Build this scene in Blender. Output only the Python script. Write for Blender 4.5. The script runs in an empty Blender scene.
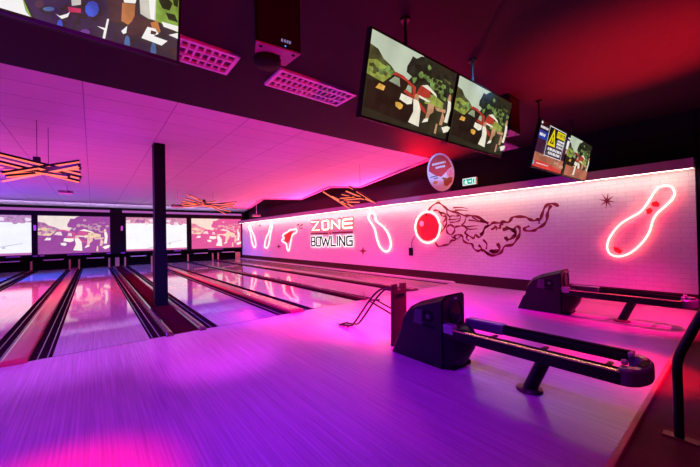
import bpy, bmesh, math, random
from mathutils import Vector, Matrix
random.seed(7)
C = bpy.context.scene.collection
sc = bpy.context.scene
PI = math.pi

# ------------------------------------------------------------------ camera
FPX, YAW, PIT, ROL = 319.42, 0.678258, 0.0091987, -0.0192670
H = 1.48
cy, sy = math.cos(YAW), math.sin(YAW)
r0 = Vector((cy, -sy, 0)); f0 = Vector((sy, cy, 0)); u0 = Vector((0, 0, 1))
fw = f0*math.cos(PIT) + u0*math.sin(PIT); u1 = u0*math.cos(PIT) - f0*math.sin(PIT)
rt = r0*math.cos(ROL) + u1*math.sin(ROL); up = u1*math.cos(ROL) - r0*math.sin(ROL)
O = Vector((0, 0, H))
cd = bpy.data.cameras.new('camera'); cam = bpy.data.objects.new('camera', cd); C.objects.link(cam)
cd.sensor_fit = 'HORIZONTAL'; cd.sensor_width = 36; cd.lens = 36*FPX/700
cd.clip_start = 0.02; cd.clip_end = 100
cam.matrix_world = Matrix(((rt.x, up.x, -fw.x, O.x), (rt.y, up.y, -fw.y, O.y), (rt.z, up.z, -fw.z, O.z), (0, 0, 0, 1)))
sc.camera = cam

# survey helpers: the photograph measured back into metres on a known plane
def ray(x, y): return rt*((x-350)/FPX) - up*((y-233.5)/FPX) + fw
def onx(x, y, c): d = ray(x, y); return O + d*(c/d.x)
def ony(x, y, c): d = ray(x, y); return O + d*(c/d.y)
def onz(x, y, c): d = ray(x, y); return O + d*((c-H)/d.z)
def ondepth(x, y, w): return O + ray(x, y)*w

# ------------------------------------------------------------------ materials
MATS = {}
def newmat(name):
    m = bpy.data.materials.new(name); m.use_nodes = True
    return m, m.node_tree.nodes, m.node_tree.links, m.node_tree.nodes['Principled BSDF']
def mat(name, col, rough=.5, metal=0., spec=.5, noise=0., nscale=8., coat=0.):
    if name in MATS: return MATS[name]
    m, N, L, b = newmat(name)
    b.inputs['Roughness'].default_value = rough; b.inputs['Metallic'].default_value = metal
    b.inputs['Specular IOR Level'].default_value = spec; b.inputs['Coat Weight'].default_value = coat
    b.inputs['Coat Roughness'].default_value = .08
    tc = N.new('ShaderNodeTexCoord'); nz = N.new('ShaderNodeTexNoise'); nz.inputs['Scale'].default_value = nscale
    mx = N.new('ShaderNodeMix'); mx.data_type = 'RGBA'
    k = max(noise, .06)
    mx.inputs[6].default_value = (*[c*(1-k) for c in col], 1); mx.inputs[7].default_value = (*[min(1, c*(1+k)) for c in col], 1)
    L.new(tc.outputs['Object'], nz.inputs['Vector']); L.new(nz.outputs['Fac'], mx.inputs[0]); L.new(mx.outputs[2], b.inputs['Base Color'])
    MATS[name] = m; return m
def glow(name, col, s=1., base=(.02, .02, .02), noise=0., nscale=6., rough=.4):
    """something that gives off light: a tube, a lit screen, an LED strip, a painted halo"""
    if name in MATS: return MATS[name]
    m, N, L, b = newmat(name)
    b.inputs['Base Color'].default_value = (*base, 1); b.inputs['Roughness'].default_value = rough; b.inputs['Specular IOR Level'].default_value = .15
    b.inputs['Emission Strength'].default_value = s
    if noise:
        tc = N.new('ShaderNodeTexCoord'); nz = N.new('ShaderNodeTexNoise'); nz.inputs['Scale'].default_value = nscale; nz.inputs['Detail'].default_value = 4
        mx = N.new('ShaderNodeMix'); mx.data_type = 'RGBA'
        rp = N.new('ShaderNodeMapRange'); rp.inputs[1].default_value = .35; rp.inputs[2].default_value = .65
        mx.inputs[6].default_value = (*[c*(1-noise) for c in col], 1); mx.inputs[7].default_value = (*[c*(1+noise) for c in col], 1)
        L.new(tc.outputs['Object'], nz.inputs['Vector']); L.new(nz.outputs['Fac'], rp.inputs[0]); L.new(rp.outputs[0], mx.inputs[0]); L.new(mx.outputs[2], b.inputs['Emission Color'])
    else:
        b.inputs['Emission Color'].default_value = (*col, 1)
    MATS[name] = m; return m
def srgb(r, g, b):
    f = lambda c: (c/255/12.92 if c <= 10 else ((c/255+.055)/1.055)**2.4)
    return (f(r), f(g), f(b))
def px(hexs, s=1., noise=.18, ns=9.):
    """one colour of a picture shown on a lit screen"""
    r, g, b = int(hexs[0:2], 16), int(hexs[2:4], 16), int(hexs[4:6], 16)
    return glow('screen_%s_%g_%g_%g' % (hexs, s, noise, ns), srgb(r, g, b), s, noise=noise, nscale=ns, rough=.25)

def plank_mat(name, c1, c2, rough, bw, bl, bump=0., coat=0., seam=.6):
    m, N, L, b = newmat(name)
    tc = N.new('ShaderNodeTexCoord'); mp = N.new('ShaderNodeMapping'); mp.inputs['Rotation'].default_value = (0, 0, PI/2)
    L.new(tc.outputs['Object'], mp.inputs['Vector'])
    br = N.new('ShaderNodeTexBrick'); br.offset = .37; br.inputs['Scale'].default_value = 1
    br.inputs['Brick Width'].default_value = bl; br.inputs['Row Height'].default_value = bw
    br.inputs['Mortar Size'].default_value = .0012; br.inputs['Mortar Smooth'].default_value = .3
    br.inputs['Color1'].default_value = (*c1, 1); br.inputs['Color2'].default_value = (*c2, 1)
    br.inputs['Mortar'].default_value = (*[c*seam for c in c2], 1); br.inputs['Bias'].default_value = 0
    L.new(mp.outputs[0], br.inputs['Vector'])
    m2 = N.new('ShaderNodeMapping'); m2.inputs['Scale'].default_value = (60, 1.3, 1); L.new(tc.outputs['Object'], m2.inputs['Vector'])
    nz = N.new('ShaderNodeTexNoise'); nz.inputs['Scale'].default_value = 1; nz.inputs['Detail'].default_value = 5; L.new(m2.outputs[0], nz.inputs['Vector'])
    rp = N.new('ShaderNodeMapRange'); rp.inputs[1].default_value = .3; rp.inputs[2].default_value = .7; rp.inputs[3].default_value = .80; rp.inputs[4].default_value = 1.08
    L.new(nz.outputs['Fac'], rp.inputs[0])
    mx = N.new('ShaderNodeMix'); mx.data_type = 'RGBA'; mx.blend_type = 'MULTIPLY'; mx.inputs[0].default_value = 1
    L.new(br.outputs['Color'], mx.inputs[6]); L.new(rp.outputs[0], mx.inputs[7]); L.new(mx.outputs[2], b.inputs['Base Color'])
    b.inputs['Roughness'].default_value = rough; b.inputs['Coat Weight'].default_value = coat; b.inputs['Coat Roughness'].default_value = .03
    if bump:
        bp = N.new('ShaderNodeBump'); bp.inputs['Strength'].default_value = bump; bp.inputs['Distance'].default_value = .002
        L.new(nz.outputs['Fac'], bp.inputs['Height']); L.new(bp.outputs[0], b.inputs['Normal'])
    MATS[name] = m; return m
def brick_mat(name, c1, c2, mort, w, h, ms, rough, axes, bump=.4, off=.5, shift=(0, 0, 0)):
    """axes: which object coordinates run along and up the courses"""
    m, N, L, b = newmat(name)
    tc = N.new('ShaderNodeTexCoord'); sp = N.new('ShaderNodeSeparateXYZ'); cb = N.new('ShaderNodeCombineXYZ')
    sh = N.new('ShaderNodeMapping'); sh.inputs['Location'].default_value = shift
    L.new(tc.outputs['Object'], sh.inputs[0]); L.new(sh.outputs[0], sp.inputs[0]); L.new(sp.outputs[axes[0]], cb.inputs[0]); L.new(sp.outputs[axes[1]], cb.inputs[1])
    br = N.new('ShaderNodeTexBrick'); br.offset = off; br.inputs['Scale'].default_value = 1
    br.inputs['Brick Width'].default_value = w; br.inputs['Row Height'].default_value = h
    br.inputs['Mortar Size'].default_value = ms; br.inputs['Mortar Smooth'].default_value = .2
    br.inputs['Color1'].default_value = (*c1, 1); br.inputs['Color2'].default_value = (*c2, 1); br.inputs['Mortar'].default_value = (*mort, 1)
    L.new(cb.outputs[0], br.inputs['Vector']); L.new(br.outputs['Color'], b.inputs['Base Color'])
    b.inputs['Roughness'].default_value = rough
    bp = N.new('ShaderNodeBump'); bp.inputs['Strength'].default_value = bump; bp.inputs['Distance'].default_value = .004; bp.invert = True
    L.new(br.outputs['Fac'], bp.inputs['Height']); L.new(bp.outputs[0], b.inputs['Normal'])
    MATS[name] = m; return m

M_APP = plank_mat('approach_boards', (.58, .37, .46), (.52, .33, .41), .24, .032, 1.6, .12, seam=.75)
M_LANE = plank_mat('lane_boards', (.50, .43, .40), (.44, .38, .36), .055, .027, 1.1, 0, coat=.15, seam=.85)
M_WALLB = brick_mat('white_painted_brick', (.74, .71, .71), (.70, .67, .67), (.56, .53, .53), .26, .095, .005, .6, (1, 2))
M_TILE = brick_mat('white_ceiling_tile', (.76, .74, .75), (.72, .70, .71), (.36, .33, .36), 1.18, .62, .008, .7, (0, 1), .25, 0., (.09, 0, 0))
M_BLACKC = mat('dark_ceiling_paint', (.024, .017, .021), .8, spec=.15, noise=.15)
M_BLACKW = mat('black_wall_paint', (.010, .008, .010), .85, spec=.1, noise=.15)
M_BLACK = mat('black_metal', (.006, .006, .007), .45, spec=.3, noise=.1)
M_MATTE = mat('matte_black', (.005, .0045, .0055), .7, spec=.15, noise=.1)
M_NAVY = mat('dark_blue_plastic', (.006, .0055, .009), .42, spec=.3, noise=.1)
M_NAVY2 = mat('dark_blue_panel', (.014, .010, .014), .34, noise=.08)
M_GREYP = mat('grey_blue_plastic', (.15, .14, .20), .25, noise=.1)
M_CHROME = mat('brushed_steel', (.36, .34, .40), .3, metal=.6, noise=.08)
M_GOLD = mat('gold_strip', (1., .80, .30), .22, metal=1., noise=.05)
M_WOOD = mat('red_brown_wood', (.07, .026, .012), .5, noise=.25, nscale=12)
M_NOSE = mat('orange_timber_nosing', (.55, .22, .12), .45, noise=.2)
M_CONC = mat('dark_red_concourse_floor', (.13, .018, .032), .7, spec=.2, noise=.5, nscale=5)
M_GUT = mat('glossy_black_gutter', (.022, .008, .015), .5, spec=0., noise=.1)
M_CAP = mat('glossy_dark_cap', (.09, .026, .042), .16, spec=.4, noise=.1)
M_TRACK = mat('glossy_red_track', (.40, .03, .07), .18, spec=.3, noise=.12)
M_GLINT = mat('gutter_glint', (.25, .16, .20), .12, spec=.8)  # finish of the added highlight tubes
M_CARPET = mat('dark_red_carpet', (.045, .003, .011), .95, spec=0., noise=.4, nscale=60)
M_LEDGE = mat('mauve_fascia_paint', (.42, .26, .40), .55, noise=.06)
M_WHITE = mat('white_plastic', (.78, .76, .78), .4)
M_REDP = mat('red_wall_paint', (.20, .002, .010), .6, noise=.15)
M_REDB = mat('bright_red_wall_paint', (.55, .012, .02), .55, noise=.1)
M_POST = mat('tan_kickback', (.52, .27, .12), .5, noise=.2)
M_NEON = glow('neon_red_tube', (1., .065, .058), 23)
M_NEONF = glow('neon_pink_tube', (1., .55, .5), 3)
M_BAR = glow('led_bar_diffuser', (1., .15, .085), 1.7)
M_LED = glow('warm_led_strip', (1., .79, .60), 22)
M_PURP = glow('purple_led_strip', (.62, .16, .66), .62)
M_HALO = glow('white_letter_halo', (1., .84, .88), 1.6)

# ------------------------------------------------------------------ mesh builder
class MB:
    def __init__(s): s.v = []; s.f = []; s.m = []; s.sm = []
    def add(s, vs, fs, mi=0, smooth=False):
        o = len(s.v); s.v += [Vector(v) for v in vs]
        for f in fs: s.f.append([i+o for i in f]); s.m.append(mi); s.sm.append(smooth)
    def box(s, a, b, mi=0):
        (x0, y0, z0), (x1, y1, z1) = a, b
        s.add([(x0,y0,z0),(x1,y0,z0),(x1,y1,z0),(x0,y1,z0),(x0,y0,z1),(x1,y0,z1),(x1,y1,z1),(x0,y1,z1)],
              [(0,3,2,1),(4,5,6,7),(0,1,5,4),(1,2,6,5),(2,3,7,6),(3,0,4,7)], mi)
        return s
    def hexa(s, p, mi=0):
        s.add(p, [(0,3,2,1),(4,5,6,7),(0,1,5,4),(1,2,6,5),(2,3,7,6),(3,0,4,7)], mi); return s
    def bar(s, p, q, w, h, ref=Vector((0,0,1)), mi=0, mbot=None):
        p, q = Vector(p), Vector(q); d = (q-p).normalized(); a = d.cross(ref)
        if a.length < 1e-4: a = d.cross(Vector((1,0,0)))
        a.normalize(); b = a.cross(d).normalized()
        P = [e + a*(w/2*i) + b*(h/2*j) for e in (p, q) for i, j in ((-1,-1),(1,-1),(1,1),(-1,1))]
        fs = [(0,1,2,3),(7,6,5,4),(2,6,7,3)]; lit = [(1,5,6,2),(3,7,4,0),(0,4,5,1)]
        s.add(P, fs, mi); s.add(P, lit, mi if mbot is None else mbot); return s
    def prism(s, pts, vec, mi=0, smooth=False):
        """closed outline (3-D points) pushed along vec"""
        n = len(pts); vec = Vector(vec); P = [Vector(p) for p in pts]
        s.add(P + [p+vec for p in P], [tuple(range(n))[::-1], tuple(range(n, 2*n))] + [(i, (i+1) % n, (i+1) % n+n, i+n) for i in range(n)], mi, smooth); return s
    def tube(s, path, r, seg=10, closed=False, mi=0, cap=True):
        P = [Vector(p) for p in path]; n = len(P)
        rs = r if isinstance(r, (list, tuple)) else [r]*n
        rings = []; prev = None
        for i in range(n):
            if closed: t = (P[(i+1) % n]-P[i-1])
            else: t = P[min(i+1, n-1)]-P[max(i-1, 0)]
            t.normalize()
            if prev is None:
                a = t.cross(Vector((0,0,1)));
                if a.length < 1e-3: a = t.cross(Vector((1,0,0)))
            else:
                a = prev - t*prev.dot(t)
            a.normalize(); prev = a; b = t.cross(a)
            rings.append([P[i] + (a*math.cos(k*2*PI/seg)+b*math.sin(k*2*PI/seg))*rs[i] for k in range(seg)])
        vs = [v for R_ in rings for v in R_]; fs = []
        for i in range(n if closed else n-1):
            j = (i+1) % n
            for k in range(seg):
                fs.append((i*seg+k, i*seg+(k+1) % seg, j*seg+(k+1) % seg, j*seg+k))
        s.add(vs, fs, mi, True)
        if not closed and cap:
            s.add(rings[0], [tuple(range(seg))[::-1]], mi); s.add(rings[-1], [tuple(range(seg))], mi)
        return s
    def lathe(s, c, prof, seg=24, mi=0, axis='z'):
        c = Vector(c); vs = []; fs = []
        for (r_, z) in prof:
            for k in range(seg):
                a = k*2*PI/seg
                vs.append(c + (Vector((r_*math.cos(a), r_*math.sin(a), z)) if axis == 'z' else Vector((r_*math.cos(a), z, r_*math.sin(a)))))
        for i in range(len(prof)-1):
            for k in range(seg): fs.append((i*seg+k, i*seg+(k+1) % seg, (i+1)*seg+(k+1) % seg, (i+1)*seg+k))
        fs += [tuple(range(seg))[::-1], tuple(range((len(prof)-1)*seg, len(prof)*seg))]
        s.add(vs, fs, mi, True); return s
    def ribbon(s, pts, w, n, th=.003, mi=0):
        """a painted stroke lying on a surface with normal n; w may vary along it"""
        P = [Vector(p) for p in pts]; n = Vector(n); k = len(P); vs = []; fs = []
        ws = w if isinstance(w, (list, tuple)) else [w]*k
        for i in range(k):
            t = (P[min(i+1, k-1)]-P[max(i-1, 0)]).normalized(); a = t.cross(n).normalized()*ws[i]/2
            vs += [P[i]-a, P[i]+a, P[i]+a+n*th, P[i]-a+n*th]
        for i in range(k-1):
            o = i*4
            for j in range(4): fs.append((o+j, o+(j+1) % 4, o+4+(j+1) % 4, o+4+j))
        fs += [(3,2,1,0), (4*k-4, 4*k-3, 4*k-2, 4*k-1)]
        s.add(vs, fs, mi); return s
    def build(s, name, mats, parent=None, bevel=0., seg=2):
        mats = mats if isinstance(mats, (list, tuple)) else [mats]
        me = bpy.data.meshes.new(name); off = Vector((0, 0, 0))
        if parent is not None:
            q = parent
            while q is not None: off += q.location; q = q.parent
        me.from_pydata([tuple(v-off) for v in s.v], [], s.f)
        for m in mats: me.materials.append(m)
        for p, mi, sm in zip(me.polygons, s.m, s.sm): p.material_index = mi; p.use_smooth = sm
        bm = bmesh.new(); bm.from_mesh(me); bmesh.ops.recalc_face_normals(bm, faces=bm.faces[:]) if not getattr(s, 'flat', False) else None
        bm.to_mesh(me); bm.free(); me.update()
        o = bpy.data.objects.new(name, me); C.objects.link(o)
        if parent is not None: o.parent = parent
        if bevel:
            b = o.modifiers.new('bevel', 'BEVEL'); b.width = bevel; b.segments = seg; b.limit_method = 'ANGLE'; b.angle_limit = math.radians(35)
        return o
def smooth_path(pts, n=6, closed=False):
    P = [Vector(p) for p in pts]; out = []; k = len(P)
    for i in range(k if closed else k-1):
        a, b, c, d = (P[(i-1) % k], P[i], P[(i+1) % k], P[(i+2) % k]) if closed else (P[max(i-1,0)], P[i], P[i+1], P[min(i+2,k-1)])
        for j in range(n):
            t = j/n; out.append(.5*((2*b)+(c-a)*t+(2*a-5*b+4*c-d)*t*t+(3*b-a-3*c+d)*t**3))
    if not closed: out.append(P[-1])
    return out
def tag(o, label, cat, group=None, kind=None):
    o['label'] = label; o['category'] = cat
    if group: o['group'] = group
    if kind: o['kind'] = kind
    return o
def thing(name, label, cat, loc=(0,0,0), group=None):
    o = bpy.data.objects.new(name, None); C.objects.link(o); o.location = loc; o.empty_display_size = .1
    return tag(o, label, cat, group)
def struct(o): o['kind'] = 'structure'; return o
def copy_tree(o, parent=None):
    c = o.copy(); C.objects.link(c)
    if parent is not None: c.parent = parent
    for ch in [x for x in bpy.data.objects if x.parent == o and x != c]: copy_tree(ch, c)
    return c

# ================================================================== THE ROOM
FOUL, PIN, STEP = 5.64, 23.3, 0.56
CEIL = 3.69; WX = 8.6
XL, YB, CX = -6.2, -5.0, 10.3
struct(MB().box((XL, STEP+.02, -.12), (WX, FOUL, 0)).build('floor', M_APP))
struct(MB().box((XL, YB, -.2), (CX, STEP, -.03)).build('floor_concourse', M_CONC))
struct(MB().box((XL, STEP-.012, -.05), (WX, STEP+.03, .004)).build('trim_1', M_NOSE, bevel=.008))
struct(MB().box((XL, FOUL, -.2), (CX, 26.5, -.075)).build('floor_lane_bed', M_MATTE))
struct(MB().box((XL, FOUL-.006, -.02), (WX, FOUL+.006, .0015)).build('trim_2', mat('foul_line_black', (.03, .02, .03), .4)))
# ceiling: dark near bay, white tiled far bay with a saw-tooth edge towards the mural wall
struct(MB().box((XL, YB, CEIL), (WX+.1, 5.70, CEIL+.2)).build('ceiling', M_BLACKC))
saw = [(7.60, 5.70), (9.31, 10.74), (8.14, 11.46), (9.34, 16.06), (7.44, 16.92), (9.85, 26.4)]
struct(MB().prism([(x, y, CEIL) for x, y in [(XL, 5.70)] + saw + [(XL, 26.4)]], (0, 0, .12)).build('ceiling_tiles', M_TILE))
struct(MB().box((XL, 5.70, CEIL+.55), (CX, 26.5, CEIL+.7)).build('ceiling_void', M_BLACKW))
tm = MB()
for a, b in zip(saw[:-1], saw[1:]): tm.bar((a[0], a[1], CEIL-.01), (b[0], b[1], CEIL-.01), .10, .07)
struct(tm.build('trim_3', M_LEDGE))
struct(MB().box((XL-.2, YB, -.2), (XL, 26.5, CEIL+.3)).build('wall_left', M_BLACKW))
struct(MB().box((XL, YB-.2, -.2), (CX, YB, CEIL+.3)).build('wall_rear', M_BLACKW))
struct(MB().box((XL, 26.4, -.2), (CX, 26.6, CEIL+.7)).build('wall_back', M_BLACKW))
# mural wall with its fascia, dark base and dark upper wall
struct(MB().box((WX, STEP+.01, .29), (WX+.2, 23.4, 2.60)).build('wall_right', M_WALLB))
struct(MB().box((WX-.012, STEP, -.1), (WX+.2, 23.4, .292)).build('baseboard_right', mat('dark_maroon_skirting', (.045, .008, .014), .6, spec=.2)))
struct(MB().box((8.30, STEP, 2.600), (CX, 23.4, 2.765)).build('trim_4', M_LEDGE, bevel=.006))
struct(MB().box((WX+.02, YB, -.2), (WX+.25, STEP, CEIL)).build('wall_right_concourse', M_BLACKW))
struct(MB().box((WX, STEP, 2.765), (WX+.2, 5.70, CEIL)).build('wall_right_upper', M_BLACKW))
struct(MB().box((CX, YB, -.2), (CX+.2, 26.5, CEIL+.7)).build('wall_right_recess', mat('dark_maroon_paint', (.09, .02, .035), .8)))
struct(MB().box((8.30, STEP, 2.578), (8.313, 23.4, 2.61)).build('trim_6', M_LEDGE))  # lip added to keep the strip's light off the room
tag(MB().box((8.345, STEP+.02, 2.585), (8.395, 23.3, 2.601)).build('led_strip', M_LED), 'long warm white light strip under the fascia, washing down the brick mural wall', 'light strip')

# ================================================================== LANES
LX = [(-3.86, -2.78), (-2.20, -1.117), (-.42, .655), (1.65, 2.735), (3.56, 4.67), (5.20, 6.34), (7.02, 8.20)]
LL = ['polished lane at the far left edge, cut off by the photo',
      'polished lane just left of the wide red ball track',
      'polished lane between the wide red ball track and the column strip',
      'polished lane just right of the black column and its carpet strip',
      'third polished lane from the mural wall',
      'second polished lane from the mural wall',
      'polished lane nearest the mural wall, glowing pink']
for (a, b), l in zip(LX, LL):
    tag(MB().box((a, FOUL+.006, -.074), (b, PIN, 0)).build('bowling_lane', M_LANE), l, 'bowling lane', 'polished bowling lanes')

def gutter(parent, x0, x1, y0=FOUL+.006, y1=PIN):
    m = MB(); n = 8; xs = [x0+(x1-x0)*k/n for k in range(n+1)]
    prof = [(x, -.065+.06*(abs(2*k/n-1)**2.2)) for k, x in enumerate(xs)]
    for (xa, za), (xb, zb) in zip(prof[:-1], prof[1:]):
        m.add([(xa,y0,za),(xb,y0,zb),(xb,y1,zb),(xa,y1,za)], [(0,1,2,3)], 0, True)
    m.add([(x0,y0,-.074),(x1,y0,-.074)] + [(x,y0,z) for x, z in prof[::-1]], [tuple(range(2+len(prof)))], 0)
    g = m.build('gutter', M_GUT, parent)
    for k in (2.2, 5.8):  # glossy tubes added to draw bright highlight lines along the gutter
        x = x0+(x1-x0)*k/n; z = -.065+.06*(abs(2*k/n-1)**2.2)
        MB().tube([(x, y0, z+.006), (x, y1, z+.006)], .009, 8).build('highlight_tube', M_GLINT, g)
    return g
def cap(parent, x0, x1, h, material, name='cap', y0=FOUL-.06, y1=PIN):
    m = MB(); w = x1-x0; P = []
    k = min(.04, w*.4)
    prof = [(x0, -.07), (x0, h*.45), (x0+k*.3, h*.85), (x0+k, h), ((x0+x1)/2, h*1.04), (x1-k, h), (x1-k*.3, h*.85), (x1, h*.45), (x1, -.07)]
    n = len(prof)
    stations = [(y0, .45, .006), (y0+.02, .8, 0), (y0+.07, 1, 0), (y1, 1, 0)]
    vs = []
    for y, s_, _ in stations: vs += [(x, y, max(.001, z*s_) if y < FOUL else (z if z > 0 else -.07)) for x, z in prof]
    fs = [(i*n+j, i*n+j+1, (i+1)*n+j+1, (i+1)*n+j) for i in range(len(stations)-1) for j in range(n-1)]
    fs += [tuple(range(n)), tuple(range((len(stations)-1)*n, len(stations)*n))[::-1]]
    m.add(vs, fs, 0, False)
    return m.build(name, material, parent)
DG = 'gutter strips between the lanes'
def division(x0, x1, caps, label, carpet=None):
    t = thing('lane_divider', label, 'lane divider', ((x0+x1)/2, FOUL, 0), DG)
    gutter(t, x0, caps[0][0]); gutter(t, caps[-1][1], x1)
    for a, b, h, m, nm in caps: cap(t, a, b, h, m, nm)
    if carpet:
        o = MB().box((carpet[0], FOUL, -.073), (carpet[1], PIN, -.012)).build('carpet_strip', M_CARPET, t); o['label'] = 'dark red carpet strip'
    return t
division(-2.78, -2.20, [(-2.54, -2.44, .05, M_CAP, 'cap')], 'narrow double gutter left of the wide red ball track')
division(-1.117, -.42, [(-.90, -.64, .055, M_TRACK, 'ball_track')], 'wide red ball track between dark gutters at the left, ending near the photo edge')
division(.655, 1.65, [(.865, .965, .05, M_CAP, 'cap'), (1.335, 1.44, .05, M_CAP, 'cap')], 'pair of rounded caps and gutters around the column, with dark red carpet between', (.965, 1.335))
division(2.735, 3.56, [(2.985, 3.285, .06, M_TRACK, 'ball_track')], 'pink lit ball track first to the right of the column')
division(4.67, 5.20, [(4.885, 4.985, .055, M_CAP, 'cap')], 'double gutter with one narrow cap, second to the right of the column')
division(6.34, 7.02, [(6.56, 6.83, .06, M_CAP, 'ball_track')], 'ball track third to the right of the column, behind the wooden ramp')
t = thing('lane_divider', 'single gutter and raised kerb along the foot of the mural wall', 'lane divider', (8.35, FOUL, 0), DG)
gutter(t, 8.20, 8.42); cap(t, 8.42, 8.586, .06, mat('pale_kerb', (.5, .42, .44), .25))

# ================================================================== COLUMN
t = thing('column', 'square black support column rising from the carpet strip to the white ceiling', 'column', (1.21, 8.5, -.012))
MB().box((1.095, 8.36, 1.2), (1.32, 8.66, CEIL)).build('shaft', mat('black_column_paint', (.003, .002, .0024), .6, spec=.1), t, .006)
MB().box((1.08, 8.345, -.012), (1.335, 8.675, 1.22)).build('base_sleeve', mat('black_sleeve', (.003, .002, .0024), .65, spec=.1), t, .008)

# ================================================================== PIN END
wb = MB()
wb.box((-6, 23.32, 2.96), (WX+.1, 23.5, 3.14)); wb.box((-6, 23.32, .72), (WX+.1, 23.5, .82))
for a, b in ((-6, -5.8), (-2.46, -2.26), (.80, 1.54), (4.89, 5.14), (8.53, WX+.1)): wb.box((a, 23.32, .80), (b, 23.5, 2.98))
wb.box((-6, 23.40, .80), (WX+.1, 23.5, 2.98))
struct(wb.build('wall_masking', M_MATTE))
struct(MB().box((-6, 23.5, 3.14), (WX+.1, 23.75, 3.34)).build('trim_5', M_MATTE))
tag(MB().box((-6, 23.44, 3.17), (.80, 23.5, 3.30)).build('light_strip', M_PURP), 'purple lit strip above the two screens left of the column', 'light strip', 'lit strips above the screens')
tag(MB().box((1.40, 23.44, 3.17), (WX, 23.5, 3.30)).build('light_strip', M_PURP), 'pink purple lit strip above the two screens right of the pair gap', 'light strip', 'lit strips above the screens')
struct(MB().box((-6, 24.6, -.1), (WX+.1, 24.7, 1.0)).build('wall_pit', M_MATTE))

def picture(parent, name, org, ux, uy, polys, step=.0012, mats_s=1.):
    """flat picture shown by a screen: coloured patches, each a hair above the last, in 0..1 picture coordinates"""
    n = ux.cross(uy).normalized(); m = MB(); m.flat = True; mats = []; idx = {}
    for k, (pl, mt) in enumerate(polys):
        if mt.name not in idx: idx[mt.name] = len(mats); mats.append(mt)
        m.add([org + ux*u + uy*v + n*(step*(k if k else 0)*.25) for u, v in pl], [tuple(range(len(pl)))], idx[mt.name])
    return m.build(name, mats, parent)
def rect(a, b, c, d): return [(a, b), (c, b), (c, d), (a, d)]
def ell(cx, cy_, rx, ry, n=12, a0=0): return [(cx+rx*math.cos(a0+k*2*PI/n), cy_+ry*math.sin(a0+k*2*PI/n)) for k in range(n)]
def blob(cx, cy_, rx, ry, seed, n=16, j=.25):
    R = random.Random(seed); return [(cx+rx*(1+R.uniform(-j, j))*math.cos(k*2*PI/n), cy_+ry*(1+R.uniform(-j, j))*math.sin(k*2*PI/n)) for k in range(n)]

def car_scene(P):
    """a red car, its open boot and two people in white under dark trees. P maps tone names to materials"""
    R1 = random.Random(12)
    s = [(rect(0, 0, 1, 1), P['dark']),
         ([(0,.55),(0,1),(.55,1),(.48,.78),(.44,.66),(.40,.58),(.2,.66)], P['sky']),
         ([(0,.58),(0,.84),(.08,.82),(.14,.74),(.22,.70),(.30,.62),(.36,.60),(.40,.55),(.3,.5),(.1,.5)], P['bush']),
         ([(0,.50),(0,.66),(.08,.70),(.2,.64),(.32,.58),(.36,.52),(.2,.46)], P['grass'])]
    s += [(blob(.60, .78, .20, .22, 3, 20), P['tree']), (blob(.80, .74, .18, .2, 4, 18), P['tree']), (blob(.76, .70, .09, .1, 5, 12), P['leaf']), (blob(.88, .62, .06, .08, 8, 10), P['leaf']),
          (blob(.46, .58, .06, .06, 6, 10), P['tree']),
          *[(blob(.46+.5*R1.random(), .58+.36*R1.random(), .018+.02*R1.random(), .02+.025*R1.random(), k, 7, .5), P[R1.choice(['tree', 'leaf', 'tree', 'dark', 'bush'])]) for k in range(60)],
          *[(blob(.36*R1.random(), .52+.24*R1.random()*(1-.5), .02+.02*R1.random(), .015+.02*R1.random(), 90+k, 7, .5), P[R1.choice(['grass', 'bush', 'bush', 'leaf'])]) for k in range(24)],
          ([(.62,.40),(.62,.52),(.72,.56),(.86,.50),(.86,.42)], P['grass']),
          ([(0,.1),(0,.42),(.12,.46),(.3,.45),(.5,.38),(.52,.3),(.5,.05)], P['body']),
          ([(.14,.45),(.24,.60),(.28,.63),(.40,.60),(.46,.56),(.48,.42),(.36,.40)], P['body']),
          ([(.22,.59),(.26,.64),(.34,.63),(.44,.58),(.49,.56),(.50,.44),(.47,.43),(.45,.53),(.38,.58),(.28,.60)], P['red']),
          ([(.20,.50),(.25,.58),(.30,.58),(.32,.48)], P['glass']), ([(.38,.47),(.40,.55),(.44,.54),(.45,.46)], P['glass']),
          ([(.50,.46),(.54,.60),(.60,.63),(.66,.60),(.68,.50),(.58,.46)], P['red']),
          ([(.55,.61),(.62,.65),(.74,.58),(.76,.54),(.66,.585)], P['white']),
          ([(.36,.44),(.38,.48),(.50,.43),(.64,.32),(.66,.26),(.58,.30),(.50,.38)], P['red']),
          ([(.52,.45),(.54,.475),(.68,.455),(.66,.43)], P['white']),
          ([(.08,.36),(.11,.43),(.17,.42),(.16,.36)], P['glow']),
          ([(.33,.33),(.34,.41),(.47,.40),(.47,.33),(.42,.30)], P['white']),
          (ell(.515, .435, .028, .045), P['skin']),
          ([(.48,.40),(.54,.40),(.58,.30),(.59,.06),(.46,.08),(.50,.24)], P['white']),
          (blob(.33, .25, .045, .04, 11, 10), P['glow']),
          ([(.66,.42),(.74,.42),(.74,.32),(.70,.27),(.69,.18),(.65,.17),(.66,.30)], P['skin']),
          ([(.64,.19),(.69,.22),(.69,.17),(.62,.13)], P['white']),
          ([(.75,.40),(.90,.42),(.90,.37),(.78,.36)], P['skin']), ([(.86,.38),(.90,.30),(.88,.18),(.84,.18)], P['skin']),
          (ell(.925, .60, .02, .06), P['skin']),
          ([(.91,.56),(.95,.56),(.965,.46),(.95,.24),(.90,.24),(.92,.40)], P['white']),
          ([(.79,.04),(.80,.18),(.82,.18),(.82,.03)], P['skin']),
          ([(.88,.15),(.96,.20),(1.,.19),(.98,.12),(.92,.08)], P['white'])]
    s = [([(min(1, max(0, u)), min(1, max(0, v))) for u, v in pl], m) for pl, m in s]
    return s
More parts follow.
